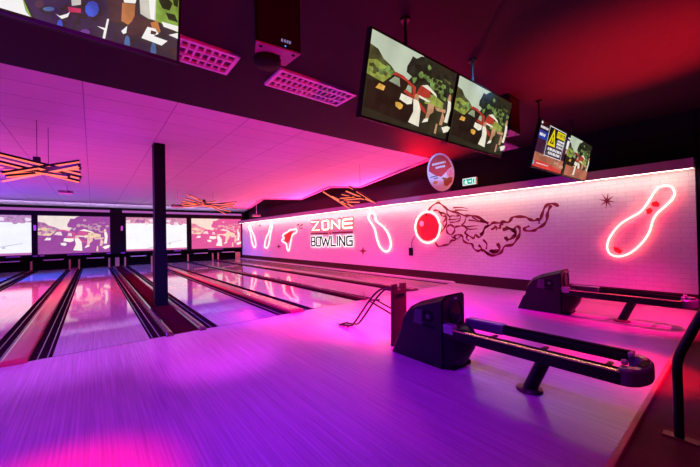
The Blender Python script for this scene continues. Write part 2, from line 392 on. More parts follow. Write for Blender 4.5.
TVP = dict(dark=px('2a2a1c'), sky=px('b9c4ae', 1., .12, 3), bush=px('4a4c2c', 1, .5), grass=px('8f9a45', 1, .35), tree=px('23271d', 1, .5, 14), leaf=px('6f8a48', 1, .5, 14),
           body=px('241c14', 1, .3), red=px('b03a2c', 1, .2), glass=px('93a183', 1, .3), white=px('eae4cf', 1, .1), glow=px('e0a94a', 1, .25), skin=px('b98a68', 1, .2))
PJ1 = dict(dark=px('a04ea0', 1, .08), sky=px('f3e4dc', 1, .06, 3), bush=px('b070a4', 1, .3), grass=px('e8c8a8', 1, .2), tree=px('9c4c9c', 1, .12, 14), leaf=px('caa0b4', 1, .2, 14),
           body=px('9a4a9a', 1, .08), red=px('d05a94', 1, .1), glass=px('e6d0d8', 1, .2), white=px('fff2ea', 1, .03), glow=px('f6ecec', 1, .05), skin=px('f0c0b8', 1, .1))  # magenta room light is mixed into these picture tones
PJ2 = dict(dark=px('e25a98', 1, .06), sky=px('ffe0d2', 1, .05, 3), bush=px('ec88a4', 1, .2), grass=px('ffd4b4', 1, .1), tree=px('e05c98', 1, .1, 14), leaf=px('f6aab0', 1, .15, 14),
           body=px('e05898', 1, .06), red=px('ec5c90', 1, .1), glass=px('fcd4d4', 1, .15), white=px('fff4ea', 1, .03), glow=px('fff0e8', 1, .05), skin=px('ffd0c0', 1, .1))  # pink room light worked into the same picture's colours
def snow_scene(A, seed):
    s = [(rect(0, 0, 1, 1), A['white']), (rect(0, .82, 1, 1), A['back']), (rect(0, 0, 1, .055), A['edge'])]
    R = random.Random(seed)
    for k in range(14):
        x = (k+.5)/14; s.append((blob(x, .84+R.uniform(-.03, .07), .04, .05, seed*31+k, 9), A[R.choice(['back', 'car', 'pale', 'pale'])]))
    s += [([(.30,.06),(.38,.10),(.60,.20),(.9,.30),(.9,.285),(.6,.18),(.42,.08)], A['line']), (ell(.70, .19, .02, .012), A['car'])]
    return [([(min(1, max(0, u)), min(1, max(0, v))) for u, v in pl], m) for pl, m in s]
SN = dict(white=px('f0f2fa', 1.05, .03, 2), back=px('b888b8', 1, .3), edge=px('c070b4', 1, .05), car=px('8a6ab0', 1, .3), pale=px('ecdcec', 1, .1), line=px('c8c4d8', 1, .1))
SN2 = dict(white=px('f6f6fa', 1.05, .03, 2), back=px('d890b0', 1, .3), edge=px('d870a8', 1, .05), car=px('b06aa4', 1, .3), pale=px('f6dce4', 1, .1), line=px('d8ccd8', 1, .1))
SG = 'lit screens above the pins'
for x0, x1, pic, lab in ((-5.8, -2.48, snow_scene(SN, 3), 'leftmost screen above the pins, cut off by the photo, mostly white'),
                         (-2.24, .79, car_scene(PJ1), 'second screen from the left above the pins, purple picture of a car'),
                         (1.565, 4.87, snow_scene(SN2, 5), 'mostly white screen above the pins, half hidden by the column'),
                         (5.165, 8.51, car_scene(PJ2), 'pink screen above the pins next to the mural wall, car picture')):
    t = thing('projection_screen', lab, 'screen', ((x0+x1)/2, 23.36, .84), SG)
    picture(t, 'screen_picture', Vector((x0, 23.372, .845)), Vector((x1-x0, 0, 0)), Vector((0, 0, 2.055)), pic, .003)
    f = MB()
    for a, b in (((x0-.03, 23.33, 2.895), (x1+.03, 23.395, 2.955)), ((x0-.03, 23.33, .80), (x1+.03, 23.395, .845)), ((x0-.03, 23.33, .80), (x0, 23.395, 2.95)), ((x1, 23.33, .80), (x1+.03, 23.395, 2.95))): f.box(a, b)
    f.build('screen_frame', M_BLACK, t)
# pin deck ends: tan kickback posts, sweep bars, small purple number plates
KP = [(-2.5, 'tan post at the pin end of the double gutter left of the red track'), (-.99, 'left one of two tan posts at the pin end of the red ball track'), (-.60, 'right one of two tan posts at the pin end of the red ball track'),
      (.74, 'leftmost tan post at the pin end of the column strip'), (1.12, 'wider middle pale post at the pin end of the column strip'), (1.50, 'right tan post at the pin end of the column strip'),
      (2.86, 'first tan post right of the column, at the pin end'), (3.42, 'second tan post right of the column, at the pin end'), (4.93, 'third tan post right of the column, at the pin end'),
      (6.50, 'left one of two tan posts below the pink screen'), (6.86, 'right one of two tan posts below the pink screen'), (8.25, 'wide tan post at the pin end beside the mural wall')]
for i, (x, l) in enumerate(KP):
    w = .10 if i in (4,) else (.17 if i == 11 else .04)
    t = thing('kickback_post', l, 'post', (x, 23.25, 0), 'tan posts at the pin ends')
    MB().box((x-w, 23.302, -.074), (x+w, 23.40, .50)).build('post', M_POST, t, .01)
    MB().box((x-w-.012, 23.302, .50), (x+w+.012, 23.40, .53)).build('post_cap', M_BLACK, t, .005)
SWL = ['leftmost pale sweep bar over the pin deck', 'pale sweep bar below the left part of the purple car picture', 'pale sweep bar below the right part of the purple car picture', 'pale sweep bar just right of the column, below the white screen',
       'pale sweep bar below the right end of the white screen', 'pale sweep bar below the left half of the pink screen', 'rightmost pale sweep bar, next to the mural wall']
for (a, b), l in zip(LX, SWL):
    t = thing('sweep_bar', l, 'sweep bar', ((a+b)/2, 23.5, .5), 'sweep bars over the pin decks')
    MB().box((a+.14, 23.42, .50), (b-.14, 23.5, .555)).build('bar', mat('cream_bar', (.62, .56, .46), .5), t, .01)
    for x in (a+.15, b-.2): MB().box((x, 23.5, .50), (x+.05, 24.6, .55)).build('arm', M_BLACK, t)
NPL = ['small purple plate under the left screen corner', 'purple plate left of the gap before the car picture', 'purple plate under the left corner of the car picture', 'longer purple plate under the middle of the car picture', 'purple plate under the right corner of the car picture',
       'purple plate under the left corner of the column screen', 'purple plate under the pink screen middle', 'purple plate under the right part of the column screen']
for (xa, xb), l in zip([(-3.4, -2.9), (-2.44, -2.26), (-2.18, -2.0), (-1.1, -.1), (.62, .82), (1.30, 1.5), (6.2, 7.2), (4.1, 4.5)], NPL):
    tag(MB().box((xa, 23.305, .735), (xb, 23.32, .80)).build('number_sign', mat('purple_plate', (.36, .10, .42), .5)), l, 'plate', 'purple plates under the screens')
for x, z, l in ((-2.35, 2.25, 'small white marker on the dark strip left of the car picture'), (1.36, 2.22, 'small white marker on the dark strip left of the column')):
    tag(MB().box((x-.05, 23.305, z-.14), (x+.05, 23.32, z+.14)).build('marker_sign', M_WHITE), l, 'plate')

# ================================================================== MURAL WALL
def W(x, y, off=.0): return onx(x, y, WX-off)
NRM = Vector((-1, 0, 0))
def neon(name, label, pts, r=.022, off=.05, m=None, closed=True, n=5, cat='neon sign', group=None, extra=None):
    P = smooth_path([W(x, y, off) for x, y in pts], n, closed)
    ctr = sum(P, Vector())/len(P)
    t = thing(name, label, cat, (WX-.001, ctr.y, ctr.z), group)
    MB().tube(P, r, 8, closed).build('neon_tube', m or M_NEON, t)
    for i in range(0, len(P), max(4, len(P)//9)):
        MB().tube([P[i]+Vector((.012, 0, 0)), Vector((WX-.001, P[i].y, P[i].z))], .008, 6).build('tube_clip', M_WHITE, t)
    if extra: extra(t)
    return t
def c8(l): return [(590+x/4.67, 170+y/4.67) for x, y in l]
def c7(l): return [(355+x/6.667, 195+y/6.667) for x, y in l]
def c6(l): return [(240+x/7.79, 205+y/7.79) for x, y in l]
def c5(l): return [(290+x/7.79, 200+y/7.79) for x, y in l]
def ca(l): return [(400+x/5.833, 185+y/5.833) for x, y in l]
def cb(l): return [(480+x/6.667, 190+y/6.667) for x, y in l]
def paint(t, name, polys, m=M_REDP, th=.004):
    for pl in polys: MB().prism([W(x, y, .001) for x, y in pl], NRM*th).build(name, m, t)
def pin_extra(stripes):
    return lambda t: paint(t, 'painted_stripe', stripes, M_REDB)
neon('neon_pin_sign', 'largest neon bowling pin outline, tilted right, at the right end of the brick wall',
     c8([(297,108),(322,80),(357,71),(386,84),(395,113),(377,145),(338,180),(310,207),(292,240),(276,292),(240,343),(190,386),(135,404),(92,390),(80,350),(100,302),(142,252),(190,222),(235,196),(270,152)]),
     .0165, extra=pin_extra([c8([(290,150),(312,145),(326,158),(322,172),(300,172),(285,162)]), c8([(262,185),(280,176),(293,188),(284,204),(266,205)]), c8([(108,358),(130,362),(152,378),(140,392),(115,380)])]))
neon('neon_pin_sign', 'white hot neon bowling pin outline right of the lettering, left of the red ball',
     c7([(100,125),(122,122),(134,145),(140,172),(165,195),(195,220),(224,268),(238,325),(226,368),(198,376),(165,345),(145,290),(132,232),(112,195),(94,165),(90,142)]), .031)
neon('neon_pin_sign', 'small neon bowling pin outline at the far left end of the brick wall', c6([(70,160),(80,168),(90,200),(108,240),(120,290),(121,318),(110,332),(100,315),(90,280),(84,235),(76,200),(66,175)]), .031)
neon('neon_pin_sign', 'second small neon bowling pin outline from the far end of the wall, leaning right', c6([(240,150),(250,162),(245,190),(236,225),(230,270),(220,315),(205,336),(192,325),(194,290),(205,250),(222,215),(230,180)]), .031)
neon('neon_burst_sign', 'neon outline of a burst shape with red centre, just left of the lettering',
     c6([(432,185),(441,195),(436,215),(408,232),(398,268),(388,318),(378,358),(366,345),(360,305),(340,290),(326,282),(328,266),(343,258),(330,242),(345,222),(372,208),(392,190),(410,196)]), .026, n=3,
     extra=lambda t: paint(t, 'painted_centre', [c6([(425,195),(405,225),(392,265),(372,300),(345,278),(352,255),(342,240),(375,215)])], M_REDB))
def ball_extra(t):
    paint(t, 'painted_ball', [[(427.6+10.9*math.cos(a*PI/14), 227.2+13.6*math.sin(a*PI/14)) for a in range(28)]], M_REDB)
    paint(t, 'painted_shine', [[(421.8+2.2*math.cos(a*PI/8), 223.6+2.8*math.sin(a*PI/8)) for a in range(16)]], M_WHITE, .006)
    paint(t, 'painted_hole', [[(426.2+1.0*math.cos(a*PI/6), 214.6+1.3*math.sin(a*PI/6)) for a in range(12)]], M_MATTE, .006)
neon('neon_ball_sign', 'round neon ring around a red painted bowling ball trailing flames', [(427.6+12.4*math.cos(a*PI/10), 227.2+15.6*math.sin(a*PI/10)) for a in range(20)], .026, extra=ball_extra, n=3)
# flames: painted strokes
fl = MB()
def stroke(pts, w=.036, taper=False):
    P = smooth_path([W(x, y, .001) for x, y in pts], 5); n = len(P)
    w *= 1.75; ws = [w*(1-.75*(i/(n-1))) if taper else w*(.85+.3*math.sin(i*.7)) for i in range(n)]
    fl.ribbon(P, ws, NRM, .003)
stroke(ca([(165,150),(185,125),(220,103),(240,112),(262,130),(290,150),(330,160),(375,178),(400,178),(440,182),(480,200),(515,225)]), .04)
stroke(ca([(195,150),(215,147),(235,160),(245,180),(268,185),(272,215),(265,240),(240,275)]), .035)
stroke(ca([(268,130),(274,150),(275,170),(292,188),(285,205)]), .03)
stroke(ca([(290,230),(315,245),(318,270),(297,290),(275,275),(272,250),(288,232)]), .034)
stroke(ca([(205,335),(225,358),(255,352),(285,345),(300,325),(325,320),(318,297),(345,290),(365,300),(370,325),(395,340),(420,345),(430,370),(455,385),(475,370),(458,350)]), .036)
stroke(ca([(470,378),(495,385),(520,405)]) + cb([(30,410),(75,435),(120,430),(145,410),(165,375),(215,365),(245,330),(265,290),(262,250),(240,245),(228,265)]), .042)
stroke(ca([(320,245),(345,240),(375,240),(390,260),(380,280),(410,300),(430,310),(440,290),(460,305),(480,290),(490,260),(510,240),(525,235)]), .034)
stroke(cb([(0,300),(20,280),(35,250),(65,235),(90,218),(130,220),(155,210),(190,215),(215,185),(240,178),(300,180),(330,195),(360,205),(385,195),(400,200),(415,160),(430,120),(455,95),(490,92),(525,108)]), .04)
stroke(cb([(475,100),(462,125),(450,160),(445,200),(420,235),(380,258),(360,270),(310,272),(295,255),(330,240)]), .04)
stroke(cb([(150,265),(185,258),(215,265),(235,285),(230,305),(195,330),(170,320),(185,342)]), .05)
stroke(cb([(75,265),(105,250),(130,255),(140,235),(155,228)]), .032); stroke(cb([(375,195),(392,205),(395,225)]), .03)
stroke(cb([(115,355),(130,385),(118,405),(60,408)]), .05); stroke(cb([(0,205),(30,212),(50,225)]), .05, True); stroke(cb([(130,245),(150,222),(190,215)]), .03)
for a in ([(310,133),(350,130),(395,138)], [(320,147),(360,146),(400,152)], [(285,203),(320,200),(352,195)], [(290,218),(320,216),(345,208)], [(380,246),(420,240),(455,238)], [(388,256),(420,258),(452,254)], [(360,235),(378,215),(385,190),(412,178)], [(285,185),(310,180),(345,185)], [(400,205),(440,210),(500,222)]):
    stroke(ca(a), .03, True)
stroke(ca([(225,160),(262,168),(268,195),(250,222),(262,250)]), .031); stroke(ca([(150,262),(178,250),(205,258),(222,285),(200,310)]), .028)
stroke(ca([(330,175),(352,182),(348,205),(330,215)]), .024); stroke(ca([(300,300),(330,315),(352,300)]), .024); stroke(ca([(395,290),(388,310),(402,325)]), .031)
stroke(ca([(240,215),(225,235),(240,262),(228,290)]), .031); stroke(ca([(420,185),(452,205),(500,215)]), .024)
stroke(cb([(20,330),(45,360),(40,395)]), .03); stroke(cb([(70,400),(95,418),(120,412)]), .05); stroke(cb([(225,268),(238,285),(232,310)]), .05)
stroke(cb([(95,240),(112,252),(108,268)]), .031); stroke(cb([(170,245),(200,255),(222,262)]), .03)
tag(fl.build('flame_mural', M_REDP), 'dark red painted flames streaming right from the neon ball across the brick wall', 'mural')
def star(cx, cy_, R_, n, label, r2=.28, rot=.2):
    pl = []
    for k in range(2*n):
        a = rot + k*PI/n; q = R_ if k % 2 == 0 else R_*r2
        pl.append((cx+q*math.cos(a), cy_+q*math.sin(a)))
    k = MB(); k.prism([W(x, y, .001) for x, y in pl], NRM*.004); tag(k.build('painted_star', M_REDP), label, 'painted star', 'red stars painted on the wall')
star(607, 200.8, 8.5, 8, 'largest dark red painted star, left of the big neon pin', .24, .15)
star(363, 251, 4.4, 4, 'red four pointed painted star below the pin right of the lettering', .3, 0)
star(278.8, 246.5, 2.4, 4, 'tiny red painted star between the leaning pin and the burst shape', .4, 0)
star(260, 225.6, 1.4, 4, 'tiny red painted star between the two small pins', .4, 0)
k = MB()
for a in ([(455,165),(447,150)], [(470,160),(462,185)], [(466,165),(490,150)], [(470,187),(488,178)], [(448,160),(462,146)]):
    k.ribbon([W(*q, .001) for q in c6(a)], .06, NRM, .003)
tag(k.build('painted_dashes', M_REDP), 'small fan of red painted dashes beside the burst shape', 'painted marks')
# cable and power supply under the ball
t = thing('power_supply', 'small black power box on the wall below the neon ball', 'power supply', W(411.5, 252, .0))
a, b = W(409.6, 247.8), W(413.2, 255.6)
MB().box((WX-.05, min(a.y, b.y), b.z), (WX, max(a.y, b.y), a.z)).build('housing', M_MATTE, t, .008)
MB().tube(smooth_path([W(x, y, .015) for x, y in [(411.5,248),(411.8,243),(413,239),(415,236)]], 5), .009, 6).build('cable', M_MATTE, t)
# lettering
t = thing('wall_sign', 'glowing ZONE over black backlit BOWLING lettering on the brick wall', 'sign', W(331, 231))
def letter(name, strokes, r, off, m, parent, w=None):
    k = MB()
    for s_ in strokes:
        P = [W(x, y, off) for x, y in c5(s_)]
        if w is None: k.tube(P, r, 8)
        else:
            for p, q in zip(P[:-1], P[1:]):
                d = (q-p).normalized()*w*.45; k.bar(p-d, q+d, w, .02, NRM)
    return k.build(name, m, parent)
ZONE = dict(Z=[[(170,172),(222,168),(172,238),(226,233)]], O=[[(252,170),(262,163),(292,160),(299,168),(299,222),(290,229),(262,232),(253,225),(252,170)]],
            N=[[(325,228),(325,160),(385,222),(385,152)]], E=[[(484,146),(420,152),(412,160),(412,212),(420,219),(484,214)], [(414,185),(482,180)]])
for c, s_ in ZONE.items():
    o = letter('letter', s_, .044, .08, M_NEONF, t); o['label'] = 'glowing pink letter ' + c
    letter('letter_glow', s_, .03, .03, glow('salmon_halo', (1., .20, .22), .9), o, .19)  # glowing plate paints the salmon halo round each tube letter
BOWL = [('B', [[(168,290),(168,357),(190,356),(195,350),(195,330),(188,323),(170,324)], [(188,323),(194,316),(194,296),(188,290),(168,290)]]),
        ('O', [[(210,290),(235,289),(237,295),(237,352),(232,357),(210,357),(207,350),(207,296),(210,290)]]),
        ('W', [[(246,288),(261,356),(278,300),(294,356),(310,286)]]), ('L', [[(321,286),(321,356),(354,355)]]), ('I', [[(369,285),(369,355)]]),
        ('N', [[(386,355),(386,284),(426,354),(426,283)]]), ('G', [[(484,282),(450,284),(442,292),(442,346),(450,353),(484,352),(484,318),(465,319)]])]
for c, s_ in BOWL:
    o = letter('letter', s_, 0, .085, M_MATTE, t, .072); o['label'] = 'black letter %s with a white glow' % c
    letter('letter_halo', s_, 0, .062, M_HALO, o, .135)
k = MB(); k.ribbon([W(*q, .01) for q in c5([(163,263),(296,261)])], .07, NRM, .02); k.ribbon([W(*q, .01) for q in c5([(331,256),(490,250)])], .07, NRM, .02); k.build('divider_bar', M_REDP, t)
k = MB(); k.prism([W(x, y) for x, y in c5([(315+(9 if i % 2 == 0 else 4)*1.4*math.cos(i*PI/4), 257+(9 if i % 2 == 0 else 4)*1.5*math.sin(i*PI/4)) for i in range(8)])], NRM*.03); k.build('small_star', M_REDB, t)

# ================================================================== HANGING SCREENS
def tv(x0, x1, label, pic, rods, group='hanging screens over the approach'):
    Yb, zb, Yt, zt = 2.20, 2.570, 2.02, 3.312
    t = thing('television', label, 'television', ((x0+x1)/2, 2.1, zb), group)
    uy = Vector((0, Yt-Yb, zt-zb)); n = Vector((x1-x0, 0, 0)).cross(uy).normalized()
    o = Vector((x0, Yb, zb)); ux = Vector((x1-x0, 0, 0)); b = .016; bh = .016
    MB().hexa([o, o+ux, o+ux-n*.05, o-n*.05, o+uy, o+uy+ux, o+uy+ux-n*.05, o+uy-n*.05]).build('case', M_MATTE, t, .004)
    fr = MB(); L_ = ux.length; hh = uy.length; ex = ux/L_; ey = uy/hh
    for a, c, d, e in ((0, 0, L_, b*1.3), (0, hh-b, L_, hh), (0, 0, b, hh), (L_-b, 0, L_, hh)):
        p = [o+ex*a+ey*c, o+ex*d+ey*c, o+ex*d+ey*e, o+ex*a+ey*e]; fr.prism(p, n*.008)
    fr.build('bezel', M_BLACK, t)
    picture(t, 'screen_picture', o+ex*b+ey*b*1.3+n*.0015, ex*(L_-2*b), ey*(hh-2.3*b), pic, .0012)
    k = MB(); k.box(((x0+x1)/2-.25, 2.135, 3.02), ((x0+x1)/2+.25, 2.17, 3.16)); k.build('bracket', M_BLACK, t)
    for x in rods:
        k = MB(); k.tube([(x, 2.14, 3.1), (x, 2.14, CEIL)], .016, 8); k.tube([(x, 2.14, CEIL-.03), (x, 2.14, CEIL)], .05, 10); k.build('hanging_rod', M_BLACK, t)
    return t
CAR = car_scene(TVP)
tv(1.905, 3.245, 'television showing a red car, left one of the pair left of centre', CAR, [2.50])
tv(3.262, 4.60, 'television showing a red car, right one of the pair beside the black loudspeaker', CAR, [3.77])
WN = dict(k=px('0c0a10', 1, .1), w=px('e8e6ea', 1, .05), y=px('e8d018', 1, .05), b=px('1c3c98', 1, .1), pk=px('a8644c', 1, .25, 4), pl=px('c89880', 1, .2), rd=px('d03a30', 1, .12), pu=px('3c1c34', 1, .2), cy=px('58b0c0', 1, .1))
def dashes(u0, u1, v, h, n, m, seed):
    """a line of lettering too small to read in the photograph"""
    R = random.Random(seed); out = []; x = u0; w = (u1-u0)/n
    for k in range(n):
        ww = w*R.uniform(.55, .9); out.append((rect(x, v, x+ww, v+h), m)); x += w
    return out
GLY = {'A': [[(0,0),(.5,1),(1,0)],[(.2,.35),(.8,.35)]], 'T': [[(0,1),(1,1)],[(.5,1),(.5,0)]], 'E': [[(1,0),(0,0),(0,1),(1,1)],[(0,.5),(.8,.5)]], 'N': [[(0,0),(0,1),(1,0),(1,1)]], 'I': [[(.5,0),(.5,1)]], 'O': [[(0,0),(1,0),(1,1),(0,1),(0,0)]]}
def word(txt, u0, u1, v0, v1, m, th=.006, asp=.56):
    out = []; w = (u1-u0)/len(txt)
    for k, ch in enumerate(txt):
        for s_ in GLY[ch]:
            Q = [(u0+k*w+a*w*.66, v0+b*(v1-v0)) for a, b in s_]
            for (xa, ya), (xb, yb) in zip(Q[:-1], Q[1:]):
                L_ = math.hypot(xb-xa, (yb-ya)*asp) or 1; nx, ny = -(yb-ya)*asp/L_*th, (xb-xa)/L_*th/asp
                out.append(([(xa-nx, ya-ny), (xb-nx, yb-ny), (xb+nx, yb+ny), (xa+nx, ya+ny)], m))
    return out
info = [(rect(0, 0, 1, 1), WN['k']), (rect(0, 0, 1, .36), WN['pk']), (rect(0, .32, 1, .62), WN['pu']),
        ([(0,0),(1,0),(1,.06),(.6,.12),(.3,.16),(0,.14)], WN['rd']), (rect(0, .62, .27, .80), WN['b']), (rect(0, .04, .05, .13), WN['cy']), (rect(.02, .93, .06, .98), WN['w'])]
info += dashes(.02, .26, .84, .05, 6, WN['w'], 1) + dashes(.03, .2, .68, .06, 5, WN['w'], 2)
for r_ in (rect(.28, .30, .86, .315), rect(.28, .955, .86, .97), rect(.28, .30, .29, .97), rect(.85, .30, .86, .97)): info.append((r_, WN['w']))
info += [([(.31,.55),(.57,.55),(.44,.95)], WN['y']), ([(.375,.60),(.505,.60),(.44,.84)], WN['k']), ([(.425,.62),(.455,.62),(.46,.75),(.42,.75)], WN['y']), (rect(.555, .78, .84, .93), WN['y'])]
info += word('ATTENTION', .57, .84, .82, .89, WN['k'], .004)
info += dashes(.60, .83, .69, .05, 6, WN['w'], 5) + dashes(.59, .83, .62, .05, 6, WN['w'], 6) + dashes(.60, .82, .55, .045, 5, WN['w'], 7)
info += dashes(.33, .80, .44, .06, 9, WN['w'], 8) + dashes(.36, .78, .35, .06, 8, WN['w'], 9) + dashes(.1, .26, .26, .02, 6, WN['pl'], 10) + dashes(.62, .78, .17, .07, 3, WN['pl'], 11) + dashes(.83, .97, .12, .07, 3, WN['pl'], 12) + dashes(.07, .45, .07, .02, 11, WN['w'], 13)
info += [(rect(.90, .62, .985, .82), WN['w']), (rect(.92, .5, .97, .62), WN['pl'])] + dashes(.9, .99, .86, .04, 3, WN['w'], 14)
tv(5.60, 6.94, 'information screen with yellow warning triangle, left one of the far pair', info, [5.83])
mix = CAR + [(rect(0, 0, 1, .26), WN['pk']), ([(.34,.05),(.42,.06),(.42,.32),(.36,.30)], TVP['white'])]
tv(6.96, 8.30, 'rightmost television, dark picture of a red car, nearest the mural wall', mix, [7.45])
BG = dict(k2=px('352c34', 1, .3, 5), br2=px('3e3030', 1, .3, 5), k=px('3a3034', 1, .3, 5), g=px('6a5a5a', 1, .3, 5), w=px('f2f0ea', 1, .04), bl=px('3c50b8', 1, .4), pu=px('7a4a9a', 1, .3), rd=px('c83850', 1, .15), or_=px('b0703c', 1, .25), br=px('4a3428', 1, .3), gr=px('7c9a3c', 1, .4), dg=px('263018', 1, .4), lb=px('4c6c98', 1, .3), pal=px('c8c4b8', 1, .12))
def onscreen(x, y, x0=-.899, x1=.414):
    """where a line of sight meets the nearest television's tilted face, in 0..1 picture coordinates"""
    d = ray(x, y); n = Vector((0, -.742, -.18)); p = O + d*((Vector((0, 2.20, 2.57))-O).dot(n)/d.dot(n))
    return ((p.x-x0)/(x1-x0), (p.z-2.59)/.70)
def bp(*l): return [onscreen(*q) for q in l]
def bell(x, y, rx, ry, n=9): return [onscreen(x+rx*math.cos(k*2*PI/n), y+ry*math.sin(k*2*PI/n)) for k in range(n)]
R2 = random.Random(5)
near = [(rect(0, 0, 1, 1), BG['k']), (rect(0, .62, 1, 1), BG['g'])]
for k in range(36): near.append((bell(R2.uniform(20, 130), R2.uniform(0, 60), R2.uniform(3, 8), R2.uniform(4, 12), 12), BG[R2.choice(['k', 'k', 'k2', 'br2', 'k'])]))
near += [(bell(92, 10, 7, 8), BG['bl']), (bell(60, 28, 3, 8), BG['bl']), (bell(49, 10, 6, 2.2), BG['lb']), (bell(85, 33, 5, 3), BG['pu']), (bell(40, 5, 5, 4), BG['br']), (bell(127, 45, 3, 9), BG['lb']), (bell(153, 52, 3, 9), BG['lb']), (bell(172, 52, 4, 4), BG['br'])]
for pl, c in ((((-12,-8),(20,-6),(28,12),(32,28.5),(-8,21)), 'w'), (((22,-4),(29,12),(32.5,28.5),(31,28),(26,12)), 'gr'), (((71,-3),(81,-2),(81,6),(72,7)), 'pal'), (((68,8),(81,10),(81,14),(69,13)), 'rd'), (((56,15),(60,17),(67,15),(70,13),(68,18),(62,20)), 'w'),
              (((97,27),(105,29),(107,20),(109,20),(105,46),(102.5,46),(104,31)), 'w'), (((106,-3),(122,-2),(122,24),(109,22)), 'br'), (((122,4),(135,6),(134,20),(128,26),(121,22)), 'or_'), (((122,-3),(137,-2),(135,5),(124,4)), 'w'),
              (((121,32),(127,27),(126,34),(123,35)), 'w'), (((139,-3),(157,-2),(155,22),(148,20),(140,15)), 'pal'), (((148,-2),(155,-2),(154,21),(150,20)), 'w'),
              (((156,-3),(183,-2),(181,35),(170,30),(160,24),(155,22)), 'gr'), (((158,2),(166,-1),(172,5),(169,12),(162,10)), 'dg'), (((165,14),(174,16),(178,24),(168,21)), 'dg'), (((172,-2),(178,2),(177,9),(173,7)), 'dg'),
              (((129,27),(135,16),(152,22),(149,33),(143,37),(127,35)), 'br'), (((150,24),(157,22),(160,33),(155,36),(152,31)), 'or_'),
              (((141,39),(147,28),(155,30),(158,35),(153,37),(167,42),(161,46.5),(152,43)), 'w'), (((150.5,31.5),(156,33),(155,36),(150,35)), 'br'), (((161,23),(180,28.5),(180,34),(163,28)), 'w'), (((168,36),(180,35),(180,41)), 'w')):
    near.append((bp(*pl), BG[c]))
near = [([(min(1, max(0, u)), min(1, max(0, v))) for u, v in pl], m) for pl, m in near]
tv(-.915, .43, 'nearest television, cut off by the top left corner, showing people close up', near, [.0])

# ================================================================== CEILING FIXTURES
def louvre(x0, x1, y0, y1, label):
    t = thing('louvre_light', label, 'ceiling light', ((x0+x1)/2, (y0+y1)/2, CEIL), 'louvred ceiling fittings')
    z0, z1 = CEIL-.035, CEIL
    f = MB(); w = .045
    f.box((x0,y0,z0),(x1,y0+w,z1)); f.box((x0,y1-w,z0),(x1,y1,z1)); f.box((x0,y0+w,z0),(x0+w,y1-w,z1)); f.box((x1-w,y0+w,z0),(x1,y1-w,z1))
    f.build('frame', M_WHITE, t)
    g = MB()
    for k in (1, 2): y = y0+(y1-y0)*k/3; g.box((x0+w,y-.018,z0+.002),(x1-w,y+.018,z1-.004))
    n = 14
    for k in range(1, n): x = x0+w+(x1-x0-2*w)*k/n; g.box((x-.011,y0+w,z0+.006),(x+.011,y1-w,z1-.004))
    g.build('louvre_grid', M_WHITE, t)
    MB().box((x0+w,y0+w,z1-.004),(x1-w,y1-w,z1)).build('backing', mat('dark_reflector', (.06, .04, .06), .4), t)
louvre(1.92, 3.20, 3.74, 4.26, 'white louvred fitting in the dark ceiling, between the loudspeaker and the car televisions')
louvre(.15, 1.41, 3.78, 4.30, 'white louvred fitting in the dark ceiling, behind the nearest television')
louvre(7.25, 8.50, 3.60, 4.12, 'white louvred fitting behind the second loudspeaker, near the oval sign')
def speaker(cx, cy_, z0, w, d, rot, label, logo=True):
    t = thing('loudspeaker', label, 'loudspeaker', (cx, cy_, z0), 'black loudspeakers under the dark ceiling')
    c, s_ = math.cos(rot), math.sin(rot)
    def T(x, y, z): return Vector((cx+c*x-s_*y, cy_+s_*x+c*y, z))
    base = [(-w/2, -d/2), (w/2, -d/2), (w*.36, d/2), (-w*.36, d/2)]
    z1 = z0+.56
    k = MB(); k.prism([T(x, y, z0+.012) for x, y in base], (0, 0, z1-z0)); k.build('cabinet', M_MATTE, t, .01)
    k = MB(); k.prism([T(x*.985, y*.985, z0) for x, y in base], (0, 0, .012)); k.build('bottom_plate', mat('grey_plate', (.34, .30, .32), .5), t)
    for x, y in ((-.36*w, -.32*d), (.36*w, -.32*d)): k = MB(); k.lathe(T(x, y, z0-.004), [(.014, 0), (.014, .006)], 10); k.build('screw', M_MATTE, t)
    k = MB(); q = [T(-.12*w, -.1*d, z0-.003), T(.12*w, -.1*d, z0-.003), T(.12*w, .06*d, z0-.003), T(-.12*w, .06*d, z0-.003)]; k.prism(q, (0, 0, .005)); k.build('cable_socket', M_MATTE, t)
    k = MB(); k.lathe(T(-.1*w, .36*d, z0-.05), [(.10, 0), (.115, .02), (.115, .05)], 20); k.build('swivel_mount', M_MATTE, t)
    k = MB(); k.prism([T(-.45*w, -d/2-.004, z0+.03), T(.45*w, -d/2-.004, z0+.03), T(.45*w, -d/2-.004, z1-.03), T(-.45*w, -d/2-.004, z1-.03)], tuple(Vector((-s_*.004, c*.004, 0)))); k.build('grille', mat('speaker_grille', (.006, .006, .007), .7), t)
    if logo:
        k = MB()
        for a in (-.035, -.012, .010, .030): k.prism([T(.05+a, -d/2-.006, z0+.055), T(.05+a+.014, -d/2-.006, z0+.055), T(.05+a+.016, -d/2-.006, z0+.078), T(.05+a+.002, -d/2-.006, z0+.078)], (0, .002, 0))
        k.build('badge', glow('badge_lilac', (.30, .22, .5), .7), t)
        k = MB(); k.lathe(T(.05, -d/2-.005, z0+.028), [(.006, 0), (.006, .003)], 8, axis='y'); k.build('status_led', glow('blue_led', (.1, .3, 1.), 1.5), t)
    k = MB(); k.tube([T(0, d*.15, z1), T(0, d*.15, CEIL)], .03, 10); k.build('hanging_pole', M_BLACK, t)
speaker(1.175, 2.40, 2.975, .37, .24, -.14, 'black loudspeaker with lit logo, hanging between nearest television and car televisions')
speaker(5.30, 2.45, 3.10, .40, .30, .05, 'black loudspeaker hanging right of the car televisions', False)

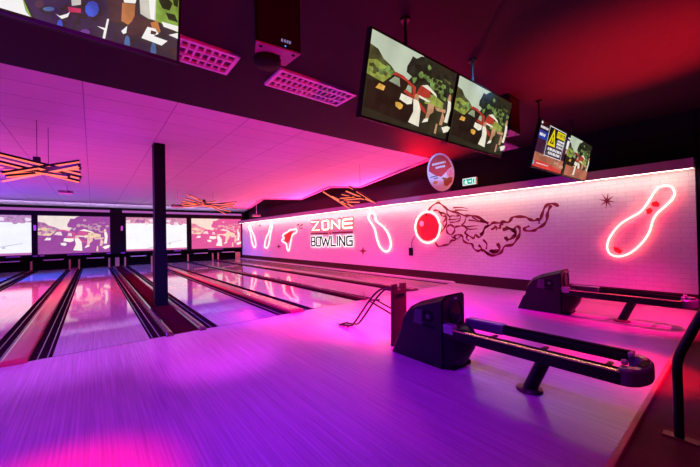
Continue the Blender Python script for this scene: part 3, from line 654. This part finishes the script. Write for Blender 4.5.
# pick-up-sticks pendant lamps
def sticks(label, centre, bars, wires, L_):
    t = thing('pendant_lamp', label, 'pendant lamp', centre, 'stick bundle pendant lamps')
    w0 = (Vector(centre)-O).dot(fw)
    k = 0
    for (xa, ya), (xb, yb), s_ in bars:
        a, b = ondepth(xa, ya, w0), ondepth(xb, yb, w0)
        d = (b-a).length; dz = math.sqrt(max(0, L_*L_-d*d))/2*s_
        a = ondepth(xa, ya, w0-dz); b = ondepth(xb, yb, w0+dz)
        lb = MB().bar(a, b, .032, .024, mbot=1); lb.bar(a+Vector((0,0,.03)), b+Vector((0,0,.032)), .05, .036); lb.build('light_bar', [M_BLACK, M_BAR], t)
    h = Vector(centre); MB().box(h+Vector((-.05, -.05, .06)), h+Vector((.05, .05, .16))).build('hub', M_BLACK, t, .01)
    for x, y in wires:
        MB().tube([(x, y, h.z+.05), (x, y, CEIL)], .005, 6).build('suspension_wire', M_BLACK, t)
    return t
def s7(*q): return [((a/7., 140+b/7.), (c/7., 140+d/7.), e) for a, b, c, d, e in q]
c1 = ony(37, 166, 8.0)
sticks('stick bundle pendant lamp at the left edge of the photo', c1,
       s7((-60,90,565,242,.5), (-40,122,562,270,-.4), (-50,150,558,298,.3), (-30,186,480,262,-.5), (10,240,552,155,.6), (20,290,555,186,-.6), (0,235,520,222,.4), (30,212,560,205,-.3), (40,262,500,218,.5)), [(c1.x, 8.0), (c1.x+.12, 8.4)], 2.1)
def s9(*q): return [((170+a/7., 185+b/8.75), (170+c/7., 185+d/8.75), e) for a, b, c, d, e in q]
c2 = ony(204, 203, 15.7)
sticks('small stick bundle pendant lamp right of the column, in front of the screens', c2,
       s9((125,85,395,258,.3), (108,120,425,235,-.3), (85,140,300,200,.5), (75,170,440,192,-.5), (70,200,470,152,.4), (80,160,455,175,-.4), (140,95,250,150,.6), (170,155,390,205,-.6), (75,185,320,145,.4)), [(c2.x+.4, 15.7)], 2.0)
def s8(*q): return [((310+a/8.97, 175+b/8.75), (310+c/8.97, 175+d/8.75), e) for a, b, c, d, e in q]
c3 = ony(354, 195, 7.46)
sticks('stick bundle pendant lamp in front of the lettering on the mural wall', c3,
       s8((115,145,350,290,.4), (350,105,595,250,-.4), (320,140,560,235,.5), (190,185,385,275,.5), (285,170,490,215,-.6), (265,205,480,190,.6), (250,225,470,205,-.5), (270,235,440,240,.7), (180,185,330,255,-.7)), [(c3.x+.25, 7.46)], 1.6)
SPL = ['small hanging projector left of the column, below the stick lamp', 'small hanging projector beside the stick lamp right of the column', 'small hanging projector near the far end of the mural wall']
for (x, y, Y), l in zip([(66, 193.5, 16.25), (177, 207, 15.8), (256, 216, 17.7)], SPL):
    p = ony(x, y, Y); t = thing('ceiling_projector', l, 'projector', p, 'small projectors hung from the white ceiling')
    MB().box((p.x-.22, p.y-.16, p.z), (p.x+.22, p.y+.16, p.z+.10)).build('body', mat('grey_projector', (.12, .10, .12), .4), t, .02)
    MB().box((p.x-.20, p.y-.19, p.z-.035), (p.x+.20, p.y+.14, p.z+.003)).build('base_cover', M_WHITE, t, .01)
    MB().lathe((p.x+.08, p.y-.185, p.z+.055), [(.035, 0), (.035, .04)], 14, axis='y').build('lens', M_BLACK, t)
    MB().tube([(p.x+.03, p.y, p.z+.09), (p.x+.03, p.y, CEIL)], .02, 8).build('pole', M_CHROME, t)

# ================================================================== OVAL SIGN and EXIT SIGN
ctr = onx(440.5, 172, 7.0); nv = (Vector((0, 0, 0))-Vector((ctr.x, ctr.y, 0))).normalized(); nv = (nv + Vector((-.25, .0, 0))).normalized()
ex = nv.cross(Vector((0, 0, 1)))*-1; ex.normalize(); ez = Vector((0, 0, 1))
a_, b_ = .335, .50
t = thing('oval_sign', 'oval white sign with red top hanging above the mural wall ledge', 'sign', ctr)
tl = math.radians(-8); exr = ex*math.cos(tl)-ez*math.sin(tl); ezr = ez*math.cos(tl)+ex*math.sin(tl)
def S(u, v, d=0): return ctr + exr*(u*a_) + ezr*(v*b_) + nv*d
k = MB(); k.prism([S(math.cos(q*PI/20), math.sin(q*PI/20), -.012) for q in range(40)], nv*.012); k.build('board', mat('white_board', (.66, .58, .72), .5), t)
k = MB(); k.prism([S(.86*math.cos(q*PI/16), .88*math.sin(q*PI/16)+.02) for q in range(1, 16)] + [S(-.87, .18), S(-.45, -.10), S(0, -.26), S(.30, -.12), S(.62, .06), S(.86, .14)], nv*.003); k.build('red_panel', M_REDB, t)
k = MB()
R = random.Random(2)
for v, u0_, u1_, n in ((.46, -.52, .52, 11), (.26, -.30, .42, 8)):
    w = (u1_-u0_)/n
    for i in range(n): k.prism([S(u0_+i*w, v-.05, .003), S(u0_+i*w+w*.7, v-.05, .003), S(u0_+i*w+w*.7, v+.05, .003), S(u0_+i*w, v+.05, .003)], nv*.002)
k.build('white_lettering', M_WHITE, t)
k = MB()
for v, u0_, u1_, n in ((-.16, -.82, -.20, 8), (-.27, -.55, -.22, 5)):
    w = (u1_-u0_)/n
    for i in range(n): k.prism([S(u0_+i*w, v-.03, 0), S(u0_+i*w+w*.7, v-.03, 0), S(u0_+i*w+w*.7, v+.03, 0), S(u0_+i*w, v+.03, 0)], nv*.002)
k.build('dark_lettering', M_MATTE, t)
k = MB(); k.prism([S(.62+.22*math.cos(q*PI/8), -.14+.18*math.sin(q*PI/8)) for q in range(16)], nv*.002); k.build('round_badge', mat('pink_badge', (.72, .24, .4), .5), t)
k = MB(); k.prism([S(u, v) for u, v in [(-.02,-.32),(.12,-.42),(.10,-.72),(.30,-.80),(.72,-.62),(.80,-.40),(.62,-.34),(.40,-.40),(.15,-.30)]], nv*.002); k.build('food_picture', mat('brown_food', (.30, .09, .03), .5, noise=.5, nscale=25), t)
k = MB(); k.prism([S(-.50+.20*math.cos(q*PI/6), -.48+.09*math.sin(q*PI/6)) for q in range(12)], nv*.002); k.build('small_food_picture', mat('orange_food', (.62, .22, .06), .5, noise=.3), t)
k = MB(); k.tube([S(0, .99, -.006), Vector((S(0, .99).x, S(0, .99).y, CEIL))], .004, 6); k.build('hanging_wire', M_BLACK, t)
X = 8.52
pa, pb = onx(462.4, 178.4, X), onx(476.2, 177.2, X); pc, pd = onx(476.2, 184.2, X), onx(462.4, 185.9, X)
t = thing('exit_sign', 'small lit green and white exit sign on the dark wall above the ledge', 'sign', (pa.x, (pa.y+pb.y)/2, pd.z))
yl, yr, zt_, zb_ = pa.y, pb.y, (pa.z+pb.z)/2, (pc.z+pd.z)/2
MB().box((X, yr, zb_), (WX, yl, zt_)).build('case', M_WHITE, t, .004)
def E(u, v, d): return Vector((X-d, yl+(yr-yl)*u, zb_+(zt_-zb_)*v))
GW, GG = glow('exit_white', (.85, 1., .95), 1.3), glow('exit_green', (.0, .42, .30), 1.1)
k = MB(); k.prism([E(u, v, 0) for u, v in rect(.02, .04, .98, .96)], NRM*.002); k.build('lit_face', GW, t)
k = MB(); k.prism([E(u, v, .002) for u, v in rect(.05, .12, .95, .90)], NRM*.002); k.build('green_panel', GG, t)
k = MB()
for pl in (ell(.26, .74, .035, .09, 10), [(.20,.62),(.30,.62),(.33,.40),(.38,.2),(.33,.18),(.27,.38),(.20,.2),(.15,.22),(.22,.42)], [(.14,.5),(.2,.6),(.34,.58),(.38,.46),(.35,.44),(.31,.52),(.2,.5),(.16,.42)],
           [(.46,.46),(.46,.56),(.56,.56),(.56,.68),(.66,.51),(.56,.34),(.56,.46)], rect(.72, .2, .90, .84)): k.prism([E(u, v, .004) for u, v in pl], NRM*.002)
k.prism([E(u, v, .0045) for u, v in rect(.75, .24, .87, .80)], NRM*.0018, 1)
k.build('running_figure', [GW, GG], t)

# ================================================================== BALL RETURNS
def ball_return(label):
    """built around x = 3.20; base at the floor"""
    t = thing('ball_return', label, 'ball return', (3.20, 1.3, 0), 'ball returns on the approach')
    x0, x1 = 2.97, 3.43
    st = [(2.87, .02), (2.85, .06), (2.77, .25), (2.735, .28), (2.68, .50), (2.60, .61), (2.46, .69), (2.30, .745), (2.12, .80)]
    m = MB(); vs = []; fs = []
    for y, zt in st:
        c_ = min(.055, zt*.3); tk = .10*min(1, max(.15, (zt-.3)/.5))
        vs += [(x0, y, 0), (x0, y, zt-c_), (x0+tk, y, zt), (x1-tk*.5, y, zt), (x1, y, zt-c_*.6), (x1, y, 0)]
    n = 6
    for i in range(len(st)-1):
        for k_ in range(n): fs.append((i*n+k_, i*n+(k_+1) % n, (i+1)*n+(k_+1) % n, (i+1)*n+k_))
    fs += [tuple(range(n)), tuple(range((len(st)-1)*n, len(st)*n))[::-1]]
    m.add(vs, fs); m.build('hood', M_NAVY, t, .012, 2)
    # rounded nose under the rails
    m = MB(); st = [(.015, .10), (.10, .145), (.22, .22), (.33, .25), (.40, .22), (.44, .13)]; seg = 14; vs = []; fs = []
    for z, d in st:
        for k_ in range(seg+1):
            a = PI*k_/seg; vs.append((3.20-.215*math.cos(a), 2.11-d*math.sin(a), z))
    for i in range(len(st)-1):
        for k_ in range(seg): fs.append((i*(seg+1)+k_, i*(seg+1)+k_+1, (i+1)*(seg+1)+k_+1, (i+1)*(seg+1)+k_))
    fs += [tuple(range(seg+1))[::-1], tuple(range((len(st)-1)*(seg+1), len(st)*(seg+1)))]
    m.add(vs, fs, 0, True); m.build('nose', M_NAVY, t)
    m = MB(); m.box((3.03, 2.01, 0), (3.37, 2.12, .045)); m.build('foot_plate', M_MATTE, t, .01)
    # front face with oval ball mouth
    m = MB(); m.prism([(2.99, 2.122, .46), (3.415, 2.122, .46), (3.40, 2.122, .755), (3.34, 2.122, .78), (3.09, 2.122, .78), (2.995, 2.122, .725)], (0, -.014, 0)); m.build('front_panel', M_NAVY2, t, .008)
    m = MB(); ring = [(3.225+.125*math.cos(a*PI/14), 2.104, .595+.135*math.sin(a*PI/14)) for a in range(28)]
    m.tube(ring, .014, 8, True); m.build('mouth_ring', M_BLACK, t)
    m = MB(); m.prism([(3.225+.12*math.cos(a*PI/14), 2.112, .595+.13*math.sin(a*PI/14)) for a in range(28)], (0, -.008, 0)); m.build('ball_mouth', mat('mouth_black', (.004, .004, .006), .3), t)
    m = MB()
    for i in range(4): m.box((3.20+i*.014, 2.102, .742), (3.211+i*.014, 2.112, .760))
    m.build('badge', mat('pale_badge', (.5, .45, .55), .4), t)
    # emblem on the left side: pale banner, dark ring, dark bar
    xe = 2.974
    def Pn(u, v, d=0):   # u along the side towards the rack, v up
        y = 2.515-u*.30; z = .425+v*.19
        return Vector((x0-d, y, z))
    m = MB(); m.prism([Pn(u, v) for u, v in [(0,.12),(.10,.95),(.45,1.0),(.42,.25),(.95,.10),(.95,.0),(.30,.10)]], NRM*.004); m.build('emblem', mat('lilac_emblem', (.055, .042, .075), .45), t)
    m = MB(); m.prism([Pn(u, v) for u, v in [(.48,.35),(.50,1.0),(.82,1.0),(.98,.85),(.98,.50),(.85,.33)]], NRM*.004); m.prism([Pn(u, v) for u, v in [(.45,.05),(.47,.22),(1.0,.16),(1.0,-.02)]], NRM*.005)
    m.build('emblem_ground', M_MATTE, t)
    m = MB(); m.prism([Pn(.72+.10*math.cos(a*PI/8), .66+.15*math.sin(a*PI/8), .004) for a in range(16)], NRM*.002); m.build('emblem_dot', mat('lilac_emblem', (.055, .042, .075), .45), t)
    # rack: two rails, each a dark channel with cushioned top
    for side, xa in ((0, 2.99), (1, 3.41)):
        m = MB(); zb, zt = (.352, .452) if side == 0 else (.395, .482)
        m.prism([(xa, 2.06, zb), (xa+.095, 2.06, zb), (xa+.10, 2.06, zt-.028), (xa+(.075 if side == 0 else .10), 2.06, zt), (xa+(.0 if side == 0 else .025), 2.06, zt), (xa, 2.06, zt-.028)], (0, -1.46, 0))
        r_ = m.build('rail', M_BLACK, t, .006); r_['label'] = 'black rail with a gold strip' if side == 0 else 'black rail with a grey sleeve'
        m = MB()
        if side == 0: m.box((2.988, .60, .446), (3.014, 2.0, .459)); m.build('gold_strip', M_GOLD, r_)
        else: m.box((3.395, 1.66, .385), (3.525, 2.10, .495)); m.build('sleeve', M_GREYP, r_, .02)
        m = MB()
        for k_ in range(3): xx = xa + (.036 if side == 0 else .012)+k_*.022; m.box((xx, .62, zt-.004), (xx+.012, 1.98, zt+.005))
        m.build('cushion_ribs', M_MATTE, r_)
    m = MB(); m.box((2.985, 1.99, .40), (3.075, 2.115, .50)); m.build('steel_bracket', M_CHROME, t, .01)
    for y in (1.75, 1.25, .75):
        m = MB(); m.box((3.06, y-.02, .352), (3.46, y+.02, .364)); m.build('cross_bar', M_BLACK, t)
    # end bumper: a rounded horseshoe
    out = []; inn = []
    for k_ in range(17):
        a = PI*k_/16; out.append((3.245-.247*math.cos(a), .595-.145*math.sin(a))); inn.append((3.25-.13*math.cos(a), .585-.065*math.sin(a)))
    m = MB(); poly = [(2.998, .625)] + out + [(3.492, .625), (3.375, .625)] + inn[::-1] + [(3.125, .625)]
    m.prism([(x, y, .345) for x, y in poly], (0, 0, .128)); b_ = m.build('end_bumper', M_GREYP, t, .022, 3)
    m = MB(); m.prism([(x, y, .34) for x, y in [(3.25-.17*math.cos(PI*q/12), .585-.11*math.sin(PI*q/12)) for q in range(13)]], (0, 0, .03)); m.build('bumper_floor', M_GREYP, b_, .008)
    for xx in (3.135, 3.365):
        m = MB(); m.lathe((xx, .60, .47), [(.020, 0), (.022, .02), (.020, .032), (.012, .036)], 14); m.build('bumper_knob', mat('pale_pink_plastic', (.6, .45, .52), .3), b_)
    m = MB(); m.prism([(x, y, .477) for x, y in [(3.25-.205*math.cos(PI*(.3+.4*q/8)), .60-.125*math.sin(PI*(.3+.4*q/8))) for q in range(9)] + [(3.25-.155*math.cos(PI*(.3+.4*q/8)), .60-.080*math.sin(PI*(.3+.4*q/8))) for q in range(8, -1, -1)]], (0, 0, .006)); m.build('bumper_slot', M_MATTE, b_)
    m = MB(); m.lathe((3.31, .505, .480), [(.016, 0), (.016, .006)], 12); m.build('bumper_lock', M_GOLD, b_)
    # leaning post and round floor plate
    m = MB(); m.tube([(3.20, 1.315, .012), (3.25, 1.17, .37)], .058, 18); m.build('post', M_BLACK, t)
    m = MB(); m.lathe((3.20, 1.315, 0), [(.115, 0), (.115, .012), (.10, .022), (.065, .03)], 28); m.build('floor_plate', mat('dark_red_plate', (.12, .03, .04), .3), t)
    return t
br1 = ball_return('nearer black ball return with purple end bumper, beside the wooden ramp')
br2 = copy_tree(br1); br2['label'] = 'farther black ball return, in front of the mural wall by the handrail'
br2.location = (br1.location.x+3.57, br1.location.y, 0)

# bowling ramp with slotted wooden board
t = thing('bowling_ramp', 'black wire ball ramp with tall slotted wooden board, behind the nearer ball return', 'bowling ramp', (3.2, 3.6, 0))
for dx in (0, .13):
    P = smooth_path([(3.20+dx, 4.28, .02), (3.22+dx, 4.10, .035), (3.23+dx, 3.95, .10), (3.27+dx, 3.60, .52), (3.30+dx, 3.42, .68), (3.31+dx, 3.30, .70), (3.31+dx, 3.03, .70)], 6)
    MB().tube(P, .014, 10).build('rail', M_BLACK, t)
MB().tube([(3.18, 4.28, .02), (3.36, 4.28, .02)], .014, 8).build('front_bar', M_BLACK, t)
MB().tube([(3.27, 3.60, .51), (3.42, 3.55, .50)], .012, 8).build('cross_bar', M_BLACK, t)
MB().tube([(3.26, 3.62, .50), (3.18, 3.05, .40)], .012, 8).build('brace', M_BLACK, t)
MB().tube([(3.39, 3.62, .50), (3.32, 3.05, .40)], .012, 8).build('brace', M_BLACK, t)
for dx in (.02, .12): MB().tube([(3.215+dx, 4.12, .0), (3.215+dx, 4.12, .04)], .016, 8).build('rubber_foot', M_BLACK, t)
bx0, bx1 = 3.12, 3.39
m = MB(); m.prism([(bx0-.02, 2.98, .0), (bx1, 2.98, .0), (bx1, 2.98, .825), (bx1-.10, 2.98, .83), (bx1-.11, 2.98, .745), (bx0+.10, 2.98, .745), (bx0+.09, 2.98, .83), (bx0, 2.98, .825)], (0, .045, 0))
w_ = m.build('support_board', M_WOOD, t, .008); w_['label'] = 'red brown wooden board with a notched top'
m = MB(); m.box((bx0+.05, 2.974, .655), (bx1-.05, 2.982, .685)); m.build('hand_slot', M_MATTE, w_)

# handrail at the step
HX = 3.30
t = thing('handrail', 'black tubular handrail post on a flat plate by the step, right edge', 'handrail', (HX, .33, -.03))
P = smooth_path([(HX, .335, -.02), (HX, .335, .30), (HX, .335, .48), (HX, .325, .56), (HX, .30, .64), (HX, .20, .90), (HX, .12, 1.0), (HX, 0, 1.03), (HX, -.6, 1.03)], 5)
MB().tube(P, .028, 14).build('rail', M_BLACK, t)
MB().box((HX-.04, -.75, -.03), (HX+.04, .42, -.018)).build('base_plate', mat('orange_plate', (.10, .03, .018), .4), t, .003)
MB().tube([(HX, -.6, 1.03), (HX, -.6, -.02)], .028, 14).build('rear_post', M_BLACK, t)

# ================================================================== LIGHT
def area(name, loc, target, sx, sy_, power, col, spread=180):
    d = bpy.data.lights.new(name, 'AREA'); d.shape = 'RECTANGLE'; d.size = sx; d.size_y = sy_; d.energy = power; d.color = col; d.spread = math.radians(spread)
    o = bpy.data.objects.new(name, d); C.objects.link(o); o.location = loc
    o.rotation_euler = (Vector(target)-Vector(loc)).to_track_quat('-Z', 'Y').to_euler(); return o
def spot(name, loc, target, power, col, deg=60, blend=.6, rad=.1):
    d = bpy.data.lights.new(name, 'SPOT'); d.energy = power; d.color = col; d.spot_size = math.radians(deg); d.spot_blend = blend; d.shadow_soft_size = rad
    o = bpy.data.objects.new(name, d); C.objects.link(o); o.location = loc
    o.rotation_euler = (Vector(target)-Vector(loc)).to_track_quat('-Z', 'Y').to_euler(); return o
#POWER
POWER = {
    'fill_wash_fascia': (728.8, (1.000, 0.043, 0.236)),
    'fill_wash_left': (827.3, (0.252, 0.017, 1.000)),
    'pink_fill_approach': (1900.0, (1.000, 0.000, 0.500)),
    'wall_fill_near': (185.5, (1.000, 0.365, 0.000)),
    'pink_fill_far_rack': (1736.3, (1.000, 0.000, 0.259)),
    'ceiling_fill_left': (4607.3, (0.623, 0.000, 1.000)),
    'ceiling_fill_right': (3456.0, (0.663, 0.001, 1.000)),
    'violet_fill_left': (1181.9, (0.210, 0.008, 1.000)),
    'floor_fill_right': (85.7, (1.000, 0.000, 0.654)),
    'magenta_fill_ramp': (2083.8, (1.000, 0.000, 0.425)),
    'magenta_fill_wall_side': (504.2, (0.645, 0.000, 1.000)),
    'flood_fill_lanes': (519.5, (1.000, 0.084, 0.000)),
    'violet_fill_middle': (430.0, (0.120, 0.000, 1.000)),
    'violet_fill_rack': (498.5, (0.406, 0.000, 1.000)),
    'pool_fill_left': (2265.2, (1.000, 0.000, 0.000)),
    'pool_fill_far_rack': (58.7, (0.000, 0.000, 1.000)),
    'red_uplight_edge': (2708.3, (1.000, 0.000, 0.017)),
    'dark_ceiling_fill': (677.8, (1.000, 0.000, 0.041)),
    'pool_fill_middle': (1707.7, (0.646, 0.058, 1.000)),
    'pool_fill_rack': (2554.0, (1.000, 0.000, 0.030)),
    'lanes_fill': (1700.0, (0.750, 0.000, 1.000)),
    'blue_fill_lane_ends': (11697.3, (0.000, 0.105, 1.000)),
    'violet_fill_lane': (1500.0, (0.480, 0.100, 1.000)),
    'violet_fill_lane_right': (3542.9, (0.000, 0.027, 1.000)),
    'sign_fill': (2433.3, (0.115, 0.511, 1.000)),
    'magenta_fill_wall_lane': (3400.0, (1.000, 0.000, 0.450)),
    'red_uplight': (3498.5, (1.000, 0.010, 0.021)),
}
#ENDPOWER
def lamp(kind, name, *a):  # each one is an added, unseen lamp with tuned colour and strength
    o = (area if kind == 'A' else spot)(name, *a)
    if name in POWER: o.data.energy, o.data.color = POWER[name]
    return o
# added upward fills behind the fascia, behind the masking and along the left wall
lamp('A', 'fill_wash_fascia', (9.3, 15, 2.95), (8.0, 15, 4.2), 15, .5, 900, (1., .05, .38))
lamp('A', 'fill_wash_left', (-5.8, 15, 2.9), (-3.6, 15, 4.2), 14, .5, 700, (.62, .04, 1.))
lamp('S', 'pink_fill_approach', (2.6, 2.5, 3.45), (4.6, 5.4, 0), 400, (1., .02, .5), 70)  # unseen spot behind a television, added to pinken the approach
lamp('S', 'wall_fill_near', (6.3, 2.5, 3.1), (8.6, 6.4, 1.3), 200, (1., .05, .4), 80, .9)  # added fill for the near mural wall
lamp('S', 'pink_fill_far_rack', (6.9, -.8, 3.5), (7.4, 1.4, 0), 500, (1., .02, .32), 44)  # added to tint the floor round the farther return
lamp('S', 'ceiling_fill_left', (0, -3.5, 1.0), (.3, 13, 3.69), 300, (1., .1, .8), 13, .8)  # added behind the camera to brighten the tiled ceiling
lamp('S', 'ceiling_fill_right', (2.0, -3.5, 1.0), (4.6, 13, 3.69), 300, (1., .1, .8), 13, .8)  # added twin, aimed at the tiles further right
lamp('S', 'violet_fill_left', (-1.6, .8, 3.6), (-.2, 4.0, 0), 300, (.2, 0, 1), 85, .8)  # unseen, added to turn the left approach violet
lamp('S', 'floor_fill_right', (2.0, -.4, 3.6), (3.0, 1.6, 0), 300, (.2, 0, 1), 58, .8)  # added fill over the right of the approach
lamp('S', 'magenta_fill_ramp', (3.9, 2.5, 3.40), (4.3, 3.6, 0), 300, (1, 0, .6), 60, .9)  # added behind the car televisions for the floor by the ramp
lamp('S', 'magenta_fill_wall_side', (6.2, 2.5, 3.15), (6.9, 4.0, 0), 300, (1, 0, .6), 75, .9)  # added fill for the approach beside the mural wall
lamp('A', 'flood_fill_lanes', (-5.6, 12, 3.3), (0, 13, 0), 5, .6, 420, (.5, .1, 1.), 90)  # out-of-view panel added to wash the lanes
lamp('S', 'violet_fill_middle', (1.2, 1.0, 3.6), (2.2, 2.4, 0), 300, (.2, 0, 1), 62, .9)  # added violet fill for the middle of the approach
lamp('S', 'violet_fill_rack', (4.0, .6, 3.6), (4.6, 1.9, 0), 300, (.2, 0, 1), 62, .9)  # added violet fill between the two ball returns
lamp('S', 'pool_fill_left', (-.9, .8, 3.6), (-.35, 2.25, 0), 300, (1, 0, .6), 26, .9)  # added narrow beam, makes the hot floor pool at left
lamp('S', 'pool_fill_far_rack', (7.2, .2, 3.6), (6.9, 1.5, 0), 300, (1, 0, .6), 40, .9)  # added beam on the floor by the farther return
lamp('S', 'red_uplight_edge', (9.0, 7.6, 2.9), (6.6, 4.3, 3.69), 100, (1., .02, .1), 42, 1.)
lamp('S', 'dark_ceiling_fill', (.2, -2.0, .3), (1.4, 3.6, 3.69), 100, (.8, .02, .6), 70, 1.)  # added from below to tint the dark ceiling
lamp('S', 'pool_fill_middle', (.5, 1.0, 3.6), (1.33, 4.6, 0), 300, (1, 0, .6), 26, .9)  # added narrow beam for the hot pool in mid approach
lamp('S', 'pool_fill_rack', (4.6, -1.0, 3.6), (4.6, .85, 0), 300, (1, 0, .6), 22, .9)  # added beam, colours the floor beyond the nearer bumper
lamp('S', 'lanes_fill', (-5.6, 11, 3.5), (0, 13, 0), 300, (.2, .1, 1), 55, .9)  # added out of view at left to tint the lanes
lamp('S', 'blue_fill_lane_ends', (-5.6, 17, 3.5), (0, 19.5, 0), 300, (.2, .1, 1), 55, .9)  # added strong blue fill for the far lane ends
lamp('S', 'violet_fill_lane', (-.35, 2.42, 3.45), (-.2, 7.6, 0), 300, (.4, .1, 1), 60, .9)  # hidden behind the nearest television, added for the left lanes
lamp('S', 'violet_fill_lane_right', (2.5, 2.6, 3.4), (2.6, 8.0, 0), 300, (.4, .1, 1), 50, .9)  # hidden behind the car televisions, added for lanes right of the column
lamp('S', 'sign_fill', (2.2, .3, 3.6), (6.95, 5.4, 3.05), 300, (.8, .6, 1), 12, .6)  # added small fill that lifts the oval sign
lamp('S', 'magenta_fill_wall_lane', (5.9, 2.5, 3.05), (7.55, 8.6, 0), 300, (1, 0, .6), 30, .9)  # added to brighten the lane along the mural wall
lamp('S', 'red_uplight', (5.9, -.1, .7), (5.35, .92, 3.69), 500, (1., .02, .05), 54, 1.)
area('fill_wash_masking', (1.3, 23.95, 1.7), (1.3, 23.9, 4.0), 14, .5, 230, (.72, .46, 1.))  # added behind the masking to lift the far ceiling towards lilac


w = bpy.data.worlds.new('world'); sc.world = w; w.use_nodes = True
w.node_tree.nodes['Background'].inputs[0].default_value = (.02, .004, .02, 1); w.node_tree.nodes['Background'].inputs[1].default_value = .3
sc.view_settings.view_transform = 'Standard'; sc.view_settings.look = 'None'; sc.view_settings.gamma = 1; sc.view_settings.exposure = 0
sc.view_settings.use_curve_mapping = False
sc.cycles.use_denoising = True
sc.cycles.max_bounces = 8; sc.cycles.diffuse_bounces = 4; sc.cycles.glossy_bounces = 4
sc.cycles.sample_clamp_indirect = 6
